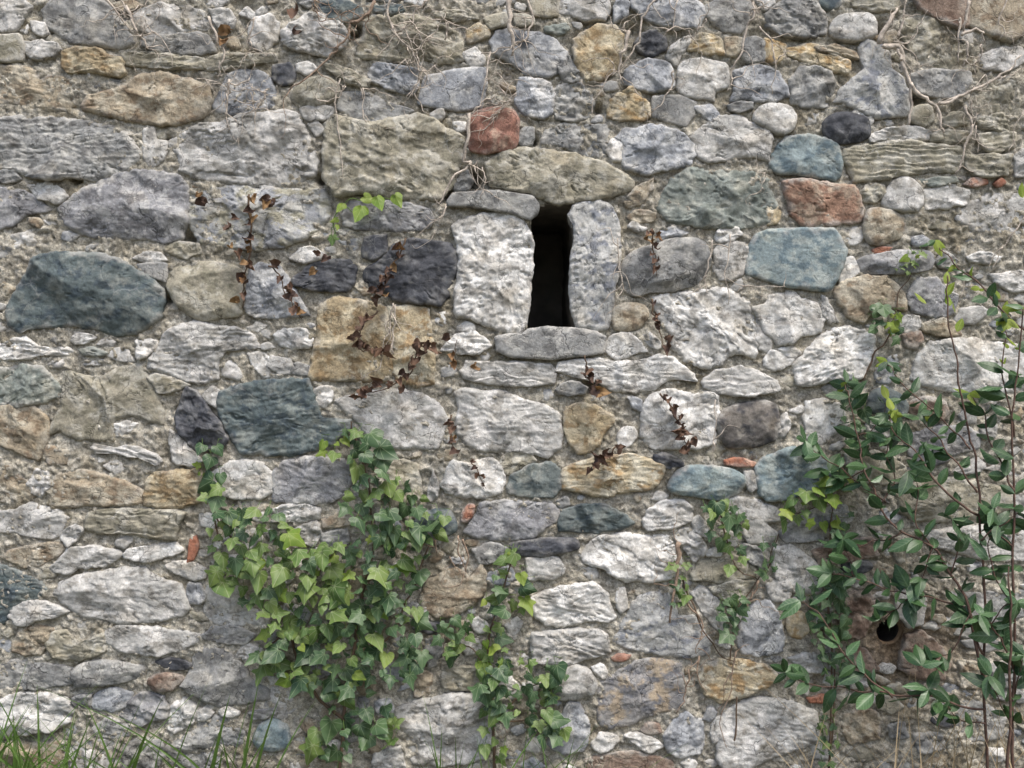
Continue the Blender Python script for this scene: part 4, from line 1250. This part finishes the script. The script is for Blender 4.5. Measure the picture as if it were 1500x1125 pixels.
ivy("ivy", "dense spreading ivy with light and dark green leaves below the ochre stone", 480, [
    ([(505, 640), (550, 640), (565, 690), (590, 720), (625, 745), (655, 765), (640, 800), (560, 800), (520, 770), (500, 735), (520, 700)], 17, 31, 'dddl', (.03, .09)),
    ([(465, 655), (510, 645), (500, 672), (470, 675)], 15, 21, 'ly', (.03, .06)),
    ([(305, 770), (330, 750), (405, 755), (425, 785), (430, 815), (520, 800), (560, 790), (640, 785), (620, 850), (610, 890), (560, 900), (480, 930), (410, 915), (350, 895), (315, 850)], 17, 31, main_keys, (.03, .10)),
    ([(400, 920), (480, 930), (560, 895), (615, 900), (612, 940), (622, 965), (600, 1005), (550, 1000), (500, 1020), (455, 1015), (400, 1005), (375, 970)], 16, 30, main_keys, (.03, .10)),
    ([(470, 1010), (540, 1020), (548, 1060), (560, 1085), (540, 1110), (500, 1122), (455, 1105), (475, 1060)], 19, 33, 'dddl', (.03, .09)),
    ([(560, 1040), (580, 1045), (578, 1090), (562, 1090)], 15, 24, 'dl', (.02, .05)),
], [
    ([(500, 1140), (505, 1050), (515, 960), (530, 880), (545, 800), (540, 720), (520, 650), (514, 620)], 6, .02),
    ([(505, 1060), (450, 1000), (420, 920), (380, 850), (340, 790), (318, 760), (312, 720)], 5, .02),
    ([(520, 960), (570, 930), (600, 870), (625, 800), (640, 765)], 4, .02),
    ([(420, 920), (390, 950), (380, 985)], 3, .02), ([(450, 860), (480, 820), (500, 790)], 3, .02)])

ivy("ivy", "small ivy shoot with a few leaves beside the white stone under the dark wedge stone", 312, [
    ([(296, 655), (318, 655), (315, 690), (300, 690)], 18, 27, 'd', (.03, .05)),
    ([(298, 705), (325, 705), (325, 750), (300, 750)], 18, 36, 'dl', (.03, .06)),
    ([(285, 680), (300, 685), (300, 705), (290, 705)], 10, 14, 'y', (.02, .03))],
    [([(318, 790), (312, 740), (306, 700), (303, 660)], 3, .02)])

ivy("ivy", "thin ivy strand with a leafy tuft beside the big tan stone", 730, [
    ([(715, 850), (745, 815), (758, 820), (770, 850), (782, 870), (765, 900), (735, 905), (700, 895)], 17, 28, 'dldly', (.03, .08)),
    ([(735, 812), (755, 808), (750, 835), (738, 832)], 12, 16, 'yl', (.03, .05)),
    ([(640, 925), (690, 900), (695, 925), (665, 970), (645, 970)], 16, 24, 'dl', (.02, .06)),
    ([(705, 920), (735, 925), (740, 970), (725, 1000), (705, 985)], 16, 24, 'lyd', (.02, .06)),
    ([(700, 990), (740, 975), (790, 970), (830, 985), (825, 1040), (830, 1085), (790, 1095), (760, 1050), (720, 1060), (705, 1030)], 15, 26, 'ddl', (.03, .09)),
    ([(705, 1040), (730, 1045), (745, 1080), (735, 1120), (710, 1110)], 18, 24, 'ly', (.03, .07)),
], [([(725, 1140), (722, 1060), (718, 980), (716, 930), (725, 890), (740, 850), (747, 815)], 5, .02), ([(722, 1050), (770, 1010), (820, 990)], 3, .02),
    ([(718, 990), (690, 950), (655, 935)], 3, .02), ([(718, 1060), (780, 1060), (820, 1080)], 3, .02)])

ivy("ivy", "ivy trailing down between white stones under the blue green stone", 1070, [
    ([(1025, 742), (1060, 738), (1092, 760), (1095, 790), (1070, 812), (1045, 795)], 15, 24, 'dl', (.03, .08)),
    ([(1060, 805), (1085, 800), (1088, 835), (1068, 835)], 15, 20, 'ld', (.02, .05)),
    ([(985, 830), (1010, 825), (1008, 895), (985, 890)], 16, 19, 'ld', (.02, .05)),
    ([(1050, 885), (1095, 880), (1100, 905), (1075, 945), (1055, 925)], 14, 22, 'd', (.03, .07)),
    ([(1115, 800), (1140, 795), (1145, 845), (1120, 850)], 17, 20, 'd', (.02, .05)),
], [([(1068, 1135), (1078, 1040), (1072, 960), (1080, 900), (1110, 850), (1130, 820), (1140, 780)], 2.6, .012), ([(1050, 745), (1065, 790), (1080, 830), (1110, 852)], 3, .02),
    ([(1000, 850), (1020, 900), (1050, 955), (1075, 970)], 3, .02)])

ivy("ivy", "bright young ivy hanging under the blue green stone next to the shrub", 1180, [
    ([(1142, 745), (1165, 735), (1205, 715), (1225, 695), (1245, 700), (1240, 730), (1200, 745), (1185, 775), (1150, 770)], 15, 25, 'lyl', (.03, .08)),
    ([(1205, 690), (1235, 685), (1240, 720), (1210, 725)], 17, 24, 'yy', (.04, .08)),
    ([(1230, 560), (1255, 560), (1275, 640), (1260, 690), (1235, 640)], 15, 22, 'd', (.03, .06)),
    ([(1205, 765), (1245, 760), (1240, 790), (1205, 785)], 18, 24, 'yd', (.03, .06)),
], [([(1215, 1130), (1218, 1000), (1212, 900), (1215, 800), (1215, 740), (1180, 750), (1150, 765)], 2.8, .012)])

ivy("ivy", "dark ivy strand climbing beside the light stone under the clay drain", 1215, [
    ([(1195, 830), (1240, 840), (1245, 960), (1250, 1010), (1215, 1005), (1185, 930)], 15, 24, 'd', (.02, .08)),
    ([(1200, 1045), (1232, 1050), (1230, 1085), (1222, 1125), (1198, 1125)], 15, 21, 'dl', (.03, .07)),
], [([(1214, 1135), (1216, 1080), (1222, 1000), (1215, 930), (1210, 860)], 2.8, .012)])

ivy("ivy", "small blue green ivy cluster beside the tan stone right of the blue stone", 1290, [
    ([(1272, 458), (1295, 455), (1300, 480), (1280, 490)], 14, 24, 'd', (.03, .06)),
    ([(1298, 485), (1318, 485), (1318, 505), (1302, 503)], 14, 22, 'd', (.03, .06)),
    ([(1300, 462), (1318, 462), (1312, 490), (1300, 488)], 12, 17, 'y', (.03, .06)),
    ([(1312, 395), (1340, 370), (1352, 372), (1330, 410)], 10, 13, 'ly', (.02, .04))],
    [([(1262, 560), (1280, 520), (1300, 490), (1315, 440), (1330, 400), (1350, 365)], 3, .015)])

# green sprig over the dark stone
b = pw(495, 355); b.y = -0.01
t = thing("sprig", "bright green round-leaved sprig below the large cracked stone", "plant", b)
stem_part(t, [([(486, 350), (490, 325), (498, 302), (515, 292), (545, 290), (580, 292)], 2, .03), ([(498, 302), (520, 312), (530, 312)], 1.5, .03), ([(490, 325), (487, 340), (487, 362)], 1.5, .03)], M_GREEN)
for (x, y_, s, k) in [(533, 288, 20, 'h'), (552, 288, 26, 'h'), (578, 285, 24, 'h'), (530, 302, 30, 'h'), (502, 298, 18, 'h'), (494, 320, 13, 'h'), (487, 345, 16, 'l'), (494, 330, 10, 'y')]:
    put_leaf(t, k, pw(x, y_, .045), s / PXM, random.gauss(0, .4), -random.uniform(.1, .5), random.gauss(0, .3))

# ------------------------------------------------------------------ dead vines with brown leaves
def dead_vine(label, pts, leaves, w=2.2, key='xxxo', size=(13, 22)):
    b = pw(*pts[-1]); b.y = -0.005
    t = thing("dead_vine", label, "vine", b, "dead vine strands with withered leaves")
    stem_part(t, [(pts, w * 1.5, .034)], M_VSTEM)
    for (x, y_) in leaves:
        put_leaf(t, random.choice(key), pw(x + random.uniform(-2, 2), y_ - 5, random.uniform(.038, .06)), random.uniform(*size) / PXM, random.gauss(0, 1.0), -random.uniform(-.3, .8), random.gauss(0, .7), "dry_leaf")
    return t


def along(pts, step, jit=4):
    out = []
    C_ = catmull([Vector((p[0], p[1], 0)) for p in pts], 12)
    acc = 0
    for a, b_ in zip(C_, C_[1:]):
        acc += (b_ - a).length
        if acc >= step:
            acc = 0
            out.append((b_.x + random.uniform(-jit, jit), b_.y + random.uniform(-jit, jit)))
    return out


p_ = [(368, 285), (366, 330), (366, 370), (360, 400), (356, 425), (355, 450)]
dead_vine("withered brown vine hanging over the marbled grey stone", p_, along(p_, 11) + [(292, 288), (302, 298), (338, 336), (341, 322), (336, 365), (346, 372), (388, 300), (395, 296), (402, 302)], 2.4, 'xxo')
p_ = [(392, 392), (405, 400), (418, 425), (430, 445), (440, 468)]
dead_vine("withered vine tip between the olive stone and the dark blue stone", p_, along(p_, 13) + [(470, 378), (480, 380), (465, 400), (425, 432)], 1.8)
p_ = [(592, 350), (586, 370), (575, 390), (568, 405), (556, 435)]
dead_vine("short withered vine across the large dark slate stone", p_, along(p_, 10) + [(551, 430), (560, 436), (545, 440), (568, 408)], 1.8, 'xxo')
p_ = [(552, 455), (538, 470), (528, 482), (525, 500), (532, 512), (552, 515), (562, 520)]
dead_vine("withered vine clinging to the ochre stone", p_, along(p_, 12) + [(522, 500), (530, 506), (545, 516)], 1.8, 'xxx', (14, 26))
p_ = [(645, 515), (628, 510), (612, 505), (608, 525), (598, 545), (580, 560), (560, 568), (535, 575), (522, 580)]
dead_vine("withered vine along the lower edge of the ochre stone", p_, along(p_, 10) + [(590, 572), (594, 556), (520, 584), (530, 585)], 2, 'xxx')
p_ = [(662, 530), (664, 520), (666, 500)]
dead_vine("withered leaves by the light plank stone under the slit", p_, [(662, 522), (664, 534), (695, 540), (661, 500)], 1.5, 'xo')
p_ = [(955, 335), (957, 360), (958, 385), (958, 405)]
dead_vine("withered vine on the grey cobble right of the slit", p_, along(p_, 9) + [(955, 345), (960, 350), (950, 352)], 1.5, 'oox', (11, 18))
p_ = [(968, 575), (980, 592), (990, 608), (998, 625), (1002, 640), (1008, 655)]
dead_vine("withered vine crossing the square white stone", p_, along(p_, 8) + [(1000, 638), (1016, 645), (1002, 662), (1008, 664)], 1.8, 'xxx', (11, 22))
p_ = [(858, 520), (860, 545), (864, 560), (880, 585)]
dead_vine("withered dark leaves over the long white stone below the sill", p_, [(858, 545), (868, 558), (874, 562), (866, 572), (872, 578), (862, 556)], 1.6, 'xxo', (16, 26))
p_ = [(660, 610), (661, 630), (664, 650), (668, 668)]
dead_vine("withered vine in the joint between two light grey stones", p_, along(p_, 8), 2, 'xxo', (13, 20))
p_ = [(905, 655), (890, 668), (876, 678), (868, 690)]
dead_vine("withered vine on the yellow plank stone", p_, along(p_, 8) + [(870, 685), (878, 676)], 1.6, 'xxx', (11, 22))
p_ = [(690, 675), (696, 688), (702, 698), (712, 712)]
dead_vine("withered vine on the small white stone under the light grey stones", p_, along(p_, 8), 1.4, 'xxx', (9, 14))
p_ = [(952, 440), (958, 465), (968, 490), (975, 515)]
dead_vine("withered vine in the joint left of the big white stone", p_, along(p_, 9), 1.8, 'xxx', (12, 20))

# ------------------------------------------------------------------ dead creeper stems over the top of the wall
def creeper(label, paths, seed, fine=14, mat=None):
    fine = int(fine * (1.4 if paths[0][0][0][1] < 60 else 1.0))
    random.seed(seed)
    b = pw(*paths[0][0][0]); b.y = -0.005
    t = thing("dead_creeper", label, "creeper", b, "dead creeper stems clinging to the wall")
    stem_part(t, [(p, w * 0.95, (.034, .028) if w < 5 else (.040, .034)) for p, w in paths], mat or M_BARK, "stem", 7, 0.22)
    tb = Tubes()
    for _ in range(fine):
        p, w = random.choice(paths)
        k = random.randrange(len(p) - 1); f = random.random()
        x = p[k][0] * (1 - f) + p[k + 1][0] * f; y_ = p[k][1] * (1 - f) + p[k + 1][1] * f
        a = random.uniform(0, 2 * math.pi); P = []
        for q in range(random.randrange(4, 11)):
            P.append(pw(x, y_, random.uniform(.026, .046)))
            a += random.gauss(0, .55); x += math.cos(a) * random.uniform(5, 11); y_ += math.sin(a) * random.uniform(5, 11) + 1.2
        tb.add(catmull(P, 4), random.uniform(.0009, .0021), .0004, 4)
    if fine:
        o = tb.build("rootlet", mat or M_BARK, t, t.location); o["kind"] = "stuff"
    return t


creeper("pale dead stem curling round above the red stone", [([(745, -5), (748, 30), (752, 60), (749, 80)], 9), ([(773, -5), (780, 24), (773, 50), (755, 64), (728, 72), (704, 76)], 4),
        ([(716, 77), (712, 115), (707, 149), (691, 167), (685, 170)], 3), ([(728, 107), (744, 125), (733, 155)], 2), ([(757, 139), (739, 155), (725, 173)], 1.8)], 1, 22)
creeper("dead stem running down beside the red stone and the big cracked stone", [([(685, 166), (683, 203), (677, 236), (688, 241), (667, 256), (653, 277), (640, 298)], 6),
        ([(653, 299), (645, 320), (627, 331), (608, 351)], 2), ([(708, 245), (710, 270), (706, 290)], 2), ([(700, 235), (690, 250), (697, 268)], 1.6)], 2, 10)
creeper("dead brown stem slanting over the olive plank stone", [([(549, 3), (533, 24), (512, 35), (509, 45), (504, 59), (488, 77), (472, 93), (448, 117), (424, 131)], 5), ([(460, -5), (461, 12), (475, 30), (500, 20), (530, 6)], 2)], 3, 16, M_BARKB)
creeper("tangle of thin dead stems over the pale stone with ochre patches", [([(624, -3), (611, 16), (597, 35), (581, 48), (565, 69), (549, 83)], 3), ([(570, -3), (568, 21), (576, 40), (592, 64), (610, 77), (613, 101), (610, 125), (605, 144)], 4),
        ([(610, 77), (622, 60), (640, 45), (648, 28)], 2), ([(600, 30), (612, 45), (620, 66)], 2.5), ([(637, 96), (622, 104), (613, 110)], 2), ([(595, 84), (580, 100), (550, 116)], 2), ([(656, 30), (655, 50), (650, 62)], 1.6)], 4, 34)
creeper("thin dead stem hanging down the big cracked stone", [([(495, 115), (493, 160), (498, 208), (502, 262)], 2.5), ([(507, 125), (500, 140), (480, 150), (465, 150)], 2), ([(530, 130), (532, 165), (545, 195)], 1.8)], 5, 8)
creeper("dead stem crossing between the ochre stone and the dark blue stone", [([(960, -3), (941, 24), (936, 53), (925, 75), (904, 101), (877, 136), (868, 168)], 3.4), ([(920, 45), (912, 75), (909, 95), (912, 123)], 5.5), ([(912, 40), (920, 50), (914, 80)], 3)], 6, 12)
creeper("thin dead stems over the blue grey stones right of the dark blue stone", [([(991, -3), (989, 30), (989, 61)], 2), ([(988, 105), (985, 122), (973, 144), (955, 163)], 3), ([(1032, 24), (1029, 36), (1021, 45), (1011, 64)], 3), ([(976, 45), (1000, 41), (1016, 48)], 2.4), ([(1027, 75), (1024, 95), (1023, 115)], 1.8)], 7, 8)
creeper("long dead stem hanging over the row of yellow chips", [([(1103, 3), (1100, 25), (1093, 45), (1083, 80), (1072, 112), (1067, 131)], 4), ([(1112, 38), (1128, 59), (1132, 80), (1133, 107), (1128, 139)], 2.5), ([(1095, 24), (1110, 18), (1125, 10)], 2), ([(1120, 250), (1118, 270), (1117, 285)], 1.5)], 8, 12)
creeper("thick pale dead root bending down beside the boot-shaped stone", [([(1295, 69), (1311, 65), (1324, 83), (1329, 117), (1335, 149), (1332, 181)], 9), ([(1332, 120), (1353, 141), (1369, 157), (1380, 184), (1383, 197)], 7), ([(1289, 64), (1303, 32), (1313, 16)], 8),
        ([(1316, 53), (1322, 30), (1327, -2)], 4), ([(1310, 60), (1335, 60), (1342, 40), (1350, 32)], 2.5), ([(1320, 85), (1312, 75), (1305, 70)], 5)], 9, 14)
creeper("dead branch rising over the grey stone to the far end of the wall top", [([(1377, 155), (1404, 144), (1433, 131), (1463, 115), (1484, 96), (1495, 77)], 5.5), ([(1383, 148), (1415, 136), (1444, 109)], 3), ([(1463, 115), (1480, 108), (1503, 100)], 3)], 10, 6)
creeper("dead stem hanging over the long olive plank stone", [([(1412, 155), (1423, 176), (1425, 192), (1415, 211), (1409, 235), (1401, 255)], 5), ([(1423, 144), (1424, 165), (1424, 178)], 2.4), ([(1428, 187), (1434, 200), (1433, 222)], 2.4), ([(1500, 160), (1488, 190), (1485, 230)], 2)], 11, 9)
creeper("dead stems on the brown slabs at the wall top", [([(1407, 25), (1405, 53), (1404, 93)], 4), ([(1416, -3), (1415, 25), (1412, 45)], 5), ([(1473, -3), (1463, 32), (1473, 48), (1465, 59)], 2.6), ([(1412, 50), (1425, 45), (1440, 48), (1442, 60)], 5), ([(1415, 60), (1416, 80), (1412, 95)], 4), ([(1436, 62), (1434, 80), (1430, 95)], 3)], 12, 8)
creeper("dead roots between the blue grey stone and the pale stone at the wall top", [([(187, 8), (195, 40), (205, 53)], 6), ([(155, -3), (181, 32), (203, 51)], 4), ([(205, 51), (229, 48), (245, 69), (251, 96)], 2), ([(205, 50), (212, 62), (216, 74)], 3), ([(175, -3), (186, 22), (198, 46)], 3)], 13, 20)
creeper("dead stem over the thin plank stones and the rounded blue stone", [([(306, 22), (315, 53), (325, 77), (322, 97), (317, 117)], 5), ([(337, 117), (333, 149), (331, 173)], 4), ([(290, 115), (312, 118), (332, 126)], 2), ([(392, 130), (385, 142), (374, 150)], 2), ([(369, 136), (372, 155), (376, 170)], 2), ([(373, 25), (363, 50), (365, 72), (385, 78), (400, 80)], 2.5)], 14, 26)
creeper("bundle of pale roots down the middle of the ochre stone", [([(575, 445), (570, 470), (565, 490), (558, 520)], 3), ([(579, 446), (576, 480), (572, 510), (571, 530)], 3), ([(568, 480), (574, 500), (575, 518)], 2)], 15, 6)
creeper("rough old stem between the white stone and the pale stones below it", [([(996, 790), (993, 825), (988, 860), (984, 915)], 8), ([(1008, 880), (1029, 912), (1024, 935), (1021, 958)], 3), ([(1112, 850), (1100, 875), (1091, 894)], 3.5), ([(1077, 953), (1073, 985), (1070, 1012), (1053, 1060), (1062, 1095)], 2.2),
        ([(1010, 980), (1006, 1005), (1003, 1025), (990, 1043)], 3), ([(1024, 960), (1022, 990), (1035, 1010)], 3)], 16, 20, M_BARKB)
creeper("dry root tuft between the slate plank and the big tan stone", [([(667, 785), (672, 812), (680, 840)], 3), ([(678, 790), (685, 810), (682, 835)], 4), ([(658, 815), (668, 830), (678, 845)], 2), ([(636, 790), (640, 810)], 3)], 17, 6, M_BARKB)
creeper("thin dead stems between the grey cobble and the blue stone", [([(1043, 352), (1038, 385), (1034, 415), (1036, 430)], 2.4), ([(1069, 340), (1066, 370), (1064, 410), (1066, 445)], 2.4), ([(905, 350), (908, 390), (912, 415), (915, 428)], 2), ([(1048, 590), (1046, 625), (1046, 680)], 2), ([(1080, 425), (1110, 418), (1150, 420)], 1.8)], 18, 12)
creeper("pale dry stalk leaning on the wall above the shrub", [([(1499, 310), (1488, 335), (1468, 365), (1450, 398)], 2.6), ([(1470, 362), (1455, 375), (1445, 390)], 1.8), ([(1410, 395), (1408, 420), (1405, 445)], 2)], 19, 0)

# a few fallen dry leaves caught at the wall top
for k, (x, y_, s, nm) in enumerate([(432, 18, 24, "dead brown leaf caught by the pale stone left of the olive plank"), (338, 48, 26, "orange brown leaf caught in the dead stems on the plank stones"), (325, 62, 20, "curled orange leaf beside the dead stems on the plank stones"), (434, 50, 18, "dark curled leaf on the pale rounded stone at the wall top")]):
    b = pw(x, y_, .045)
    t = thing("dry_leaf", nm, "leaf", b)
    put_leaf(t, 'o' if k in (1, 2) else 'x', b + Vector((0, 0, .01)), s / PXM, random.gauss(0, .8), -.3, random.gauss(0, .5), "blade")

# ------------------------------------------------------------------ the shrub
random.seed(77)
b = pw(1455, 1125, .3); b.z = 0.0
shrub = thing("shrub", "evergreen shrub with glossy dark oval leaves in front of the wall", "shrub", b)
mains = [([(1492, 1190), (1484, 1100), (1484, 1000), (1486, 835), (1486, 700), (1483, 620), (1490, 550), (1499, 450)], 4.5, .26),
         ([(1446, 1190), (1442, 1100), (1441, 900), (1434, 790), (1431, 700), (1424, 655), (1411, 590), (1403, 550), (1395, 500), (1388, 440), (1386, 405)], 4.2, (.26, .16)),
         ([(1478, 1190), (1478, 1000), (1481, 900), (1480, 830)], 4.5, .32)]
twigs = [([(1434, 755), (1380, 715), (1350, 670), (1318, 640), (1300, 605)], 3.5, (.24, .12)), ([(1430, 720), (1405, 680), (1370, 640), (1345, 605)], 3, (.24, .14)),
         ([(1505, 485), (1460, 450), (1420, 405), (1385, 375), (1370, 352)], 3, (.22, .10)), ([(1442, 1000), (1420, 900), (1395, 840), (1365, 800), (1320, 780), (1290, 740), (1270, 690), (1255, 640), (1245, 585), (1240, 560)], 4, (.26, .07)),
         ([(1442, 1040), (1380, 1025), (1330, 1020), (1280, 1015), (1230, 1010), (1180, 1000), (1150, 985)], 3.5, (.27, .10)), ([(1310, 1020), (1270, 990), (1240, 960), (1215, 920), (1190, 890), (1172, 880)], 3, (.22, .10)),
         ([(1441, 960), (1420, 900), (1390, 880), (1340, 870), (1300, 862), (1250, 845), (1218, 840)], 3.5, (.26, .10)), ([(1484, 980), (1465, 935), (1450, 912), (1435, 900)], 3, (.27, .30)),
         ([(1486, 720), (1470, 690), (1452, 645), (1440, 600), (1420, 575)], 3, (.26, .16)), ([(1484, 880), (1460, 850), (1445, 800), (1462, 770)], 2.6, (.26, .26)),
         ([(1434, 790), (1465, 770), (1500, 745)], 2.4, (.26, .26)), ([(1295, 740), (1270, 715), (1230, 685), (1200, 665), (1180, 645)], 2.4, (.12, .07)),
         ([(1424, 655), (1390, 625), (1340, 580), (1310, 545), (1300, 530)], 2.4, (.22, .08)), ([(1486, 640), (1470, 560), (1475, 500), (1470, 465)], 2.4, (.26, .2)),
         ([(1442, 1060), (1420, 1060), (1390, 1040), (1360, 1010)], 2.4, (.27, .24)), ([(1484, 1020), (1500, 960)], 2.4, (.26, .3)), ([(1441, 930), (1462, 900), (1490, 880)], 2.4, (.26, .3)),
         ([(1365, 800), (1352, 840), (1330, 860)], 2.2, (.2, .18)), ([(1340, 870), (1315, 890), (1290, 905)], 2.2, (.17, .14)), ([(1290, 740), (1310, 705), (1300, 660), (1305, 640)], 2.2, (.14, .1)),
         ([(1365, 800), (1340, 760), (1345, 720), (1330, 690)], 2.2, (.2, .16)), ([(1320, 780), (1285, 790), (1255, 800), (1235, 790)], 2.2, (.16, .1)), ([(1420, 900), (1400, 940), (1375, 965), (1350, 975)], 2.2, (.26, .24)),
         ([(1484, 1060), (1465, 1030), (1450, 990)], 2.2, (.26, .28)), ([(1484, 800), (1465, 780), (1455, 745)], 2.2, (.26, .26)), ([(1395, 840), (1405, 800), (1395, 760)], 2.2, (.22, .22)), ([(1270, 690), (1240, 700), (1215, 690)], 2.0, (.09, .06)),
         ([(1255, 640), (1285, 620), (1300, 585)], 2.0, (.08, .07)), ([(1250, 845), (1240, 815), (1225, 800)], 2.0, (.12, .08))]
for pth in mains:
    stem_part(shrub, [pth], M_TWIG, "stem", 7, 0.08)
stem_part(shrub, twigs, M_TWIG, "twig", 6, 0.08)
nl = 0
for pts, w, dd in twigs + mains[:1]:
    d0, d1 = dd if isinstance(dd, tuple) else (dd, dd)
    C_ = catmull([Vector((p[0], p[1], d0 + (d1 - d0) * k / (len(pts) - 1))) for k, p in enumerate(pts)], 10)
    acc = 10; tot = sum((Vector(a[:2]) - Vector(b_[:2])).length for a, b_ in zip(C_, C_[1:])); run = 0
    for a, b_ in zip(C_, C_[1:]):
        seg = (Vector(a[:2]) - Vector(b_[:2])).length
        acc += seg; run += seg
        if w > 4.3 and random.random() < .6:
            continue
        if acc < 16 or run < tot * 0.16:
            continue
        acc = random.uniform(-4, 4)
        dirv = math.atan2(b_.y - a.y, b_.x - a.x)
        for s in (-1, 1):
            if random.random() < (.3 if b_.x < 1330 and b_.y > 820 else .12):
                continue
            ang = dirv + s * random.uniform(.5, 1.25)
            # leaf mesh points down (-z): roll so that it points along ang on the picture plane
            dx, dz = math.cos(ang), -math.sin(ang)
            roll = math.atan2(-dx, -dz)
            size = random.uniform(18, 41) / PXM * (0.85 if b_.y < 560 else 1)
            key = 's' if random.random() < .78 else 'b'
            if b_.y < 560 and random.random() < .35:
                key = 'n'; size *= .6
            if b_.x > 1430 and 870 < b_.y < 960 and random.random() < .6:
                key = 'b'
            put_leaf(shrub, key, pw(b_.x, b_.y, b_.z + random.uniform(-.01, .012)), size, roll, random.gauss(-.5, .6), random.gauss(0, .75))
            nl += 1
    e = C_[-1]
    for q in range(4):
        ang = random.uniform(0, 2 * math.pi)
        roll = ang
        yk = e.y < 620
        put_leaf(shrub, 'n' if yk and random.random() < .6 else random.choice('ssb'), pw(e.x, e.y, e.z + .01), random.uniform(18, 26) / PXM if yk else random.uniform(22, 38) / PXM, roll, random.gauss(-.5, .4), random.gauss(0, .5)); nl += 1
# upright pale green shoots
for (x, y_) in [(1385, 408), (1386, 425), (1357, 437), (1400, 450), (1392, 440), (1402, 478), (1470, 458), (1475, 475), (1460, 470), (1308, 592), (1306, 605), (1312, 612), (1490, 500), (1465, 430), (1498, 282)]:
    put_leaf(shrub, 'n', pw(x, y_ + 8, .16), random.uniform(16, 24) / PXM, math.pi + random.gauss(0, .5), random.gauss(-.2, .3), random.gauss(0, .6))
# ------------------------------------------------------------------ grass
def blades(name, label, n, xr, hr, yr, mat, lean, wid, seed, stuffkind="grass", dry=False):
    r = random.Random(seed)
    V = []; Q = []
    for _ in range(n):
        x = r.choice(xr); x = r.uniform(*x); yv = r.uniform(*yr); h = r.uniform(*hr) * (0.6 + 0.4 * r.random())
        w = r.uniform(*wid); a = r.uniform(0, 2 * math.pi); lx = r.gauss(0, lean); ly = r.gauss(-.05, lean * .6)
        bend = r.uniform(.2, 1.3)
        o = len(V); sgs = 7
        for k in range(sgs + 1):
            t_ = k / sgs
            cxp = x + h * (lx * t_ + lx * bend * t_ * t_); cyp = yv + h * (ly * t_ + ly * bend * t_ * t_); cz = h * (t_ - .22 * bend * abs(lx) * t_ * t_) - .01
            ww = w * (1 - t_ ** 1.8) + .0003
            V += [(cxp - math.cos(a) * ww, cyp - math.sin(a) * ww, cz), (cxp, cyp + ww * .5, cz), (cxp + math.cos(a) * ww, cyp + math.sin(a) * ww, cz)]
        for k in range(sgs):
            Q += [(o + k * 3, o + k * 3 + 1, o + k * 3 + 4, o + k * 3 + 3), (o + k * 3 + 1, o + k * 3 + 2, o + k * 3 + 5, o + k * 3 + 4)]
    ob = link(name, make_mesh(name, np.array(V), [np.array(Q)], None, mat))
    ob["kind"] = "stuff"; ob["label"] = label; ob["category"] = "grass"
    return ob


blades("grass", "green grass growing along the foot of the wall", 170, [(-1.6, -1.2), (-1.55, -1.1), (-1.15, -.68), (-1.55, -1.25)], (.24, .46), (-.36, -.10), M_GRASS, .30, (.0030, .0068), 5)
blades("short_grass", "sparse short green grass below the ivy and white stones", 70, [(-.6, .5), (-.3, .35), (.1, .25), (-.22, -.12)], (.14, .34), (-.35, -.10), M_GRASS, .25, (.0018, .0036), 6)
blades("dry_grass", "straw coloured dry grass under the shrub", 120, [(.8, 1.6), (.75, 1.3), (1.0, 1.5)], (.2, .48), (-.42, -.10), M_STRAW, .38, (.0010, .0022), 8)
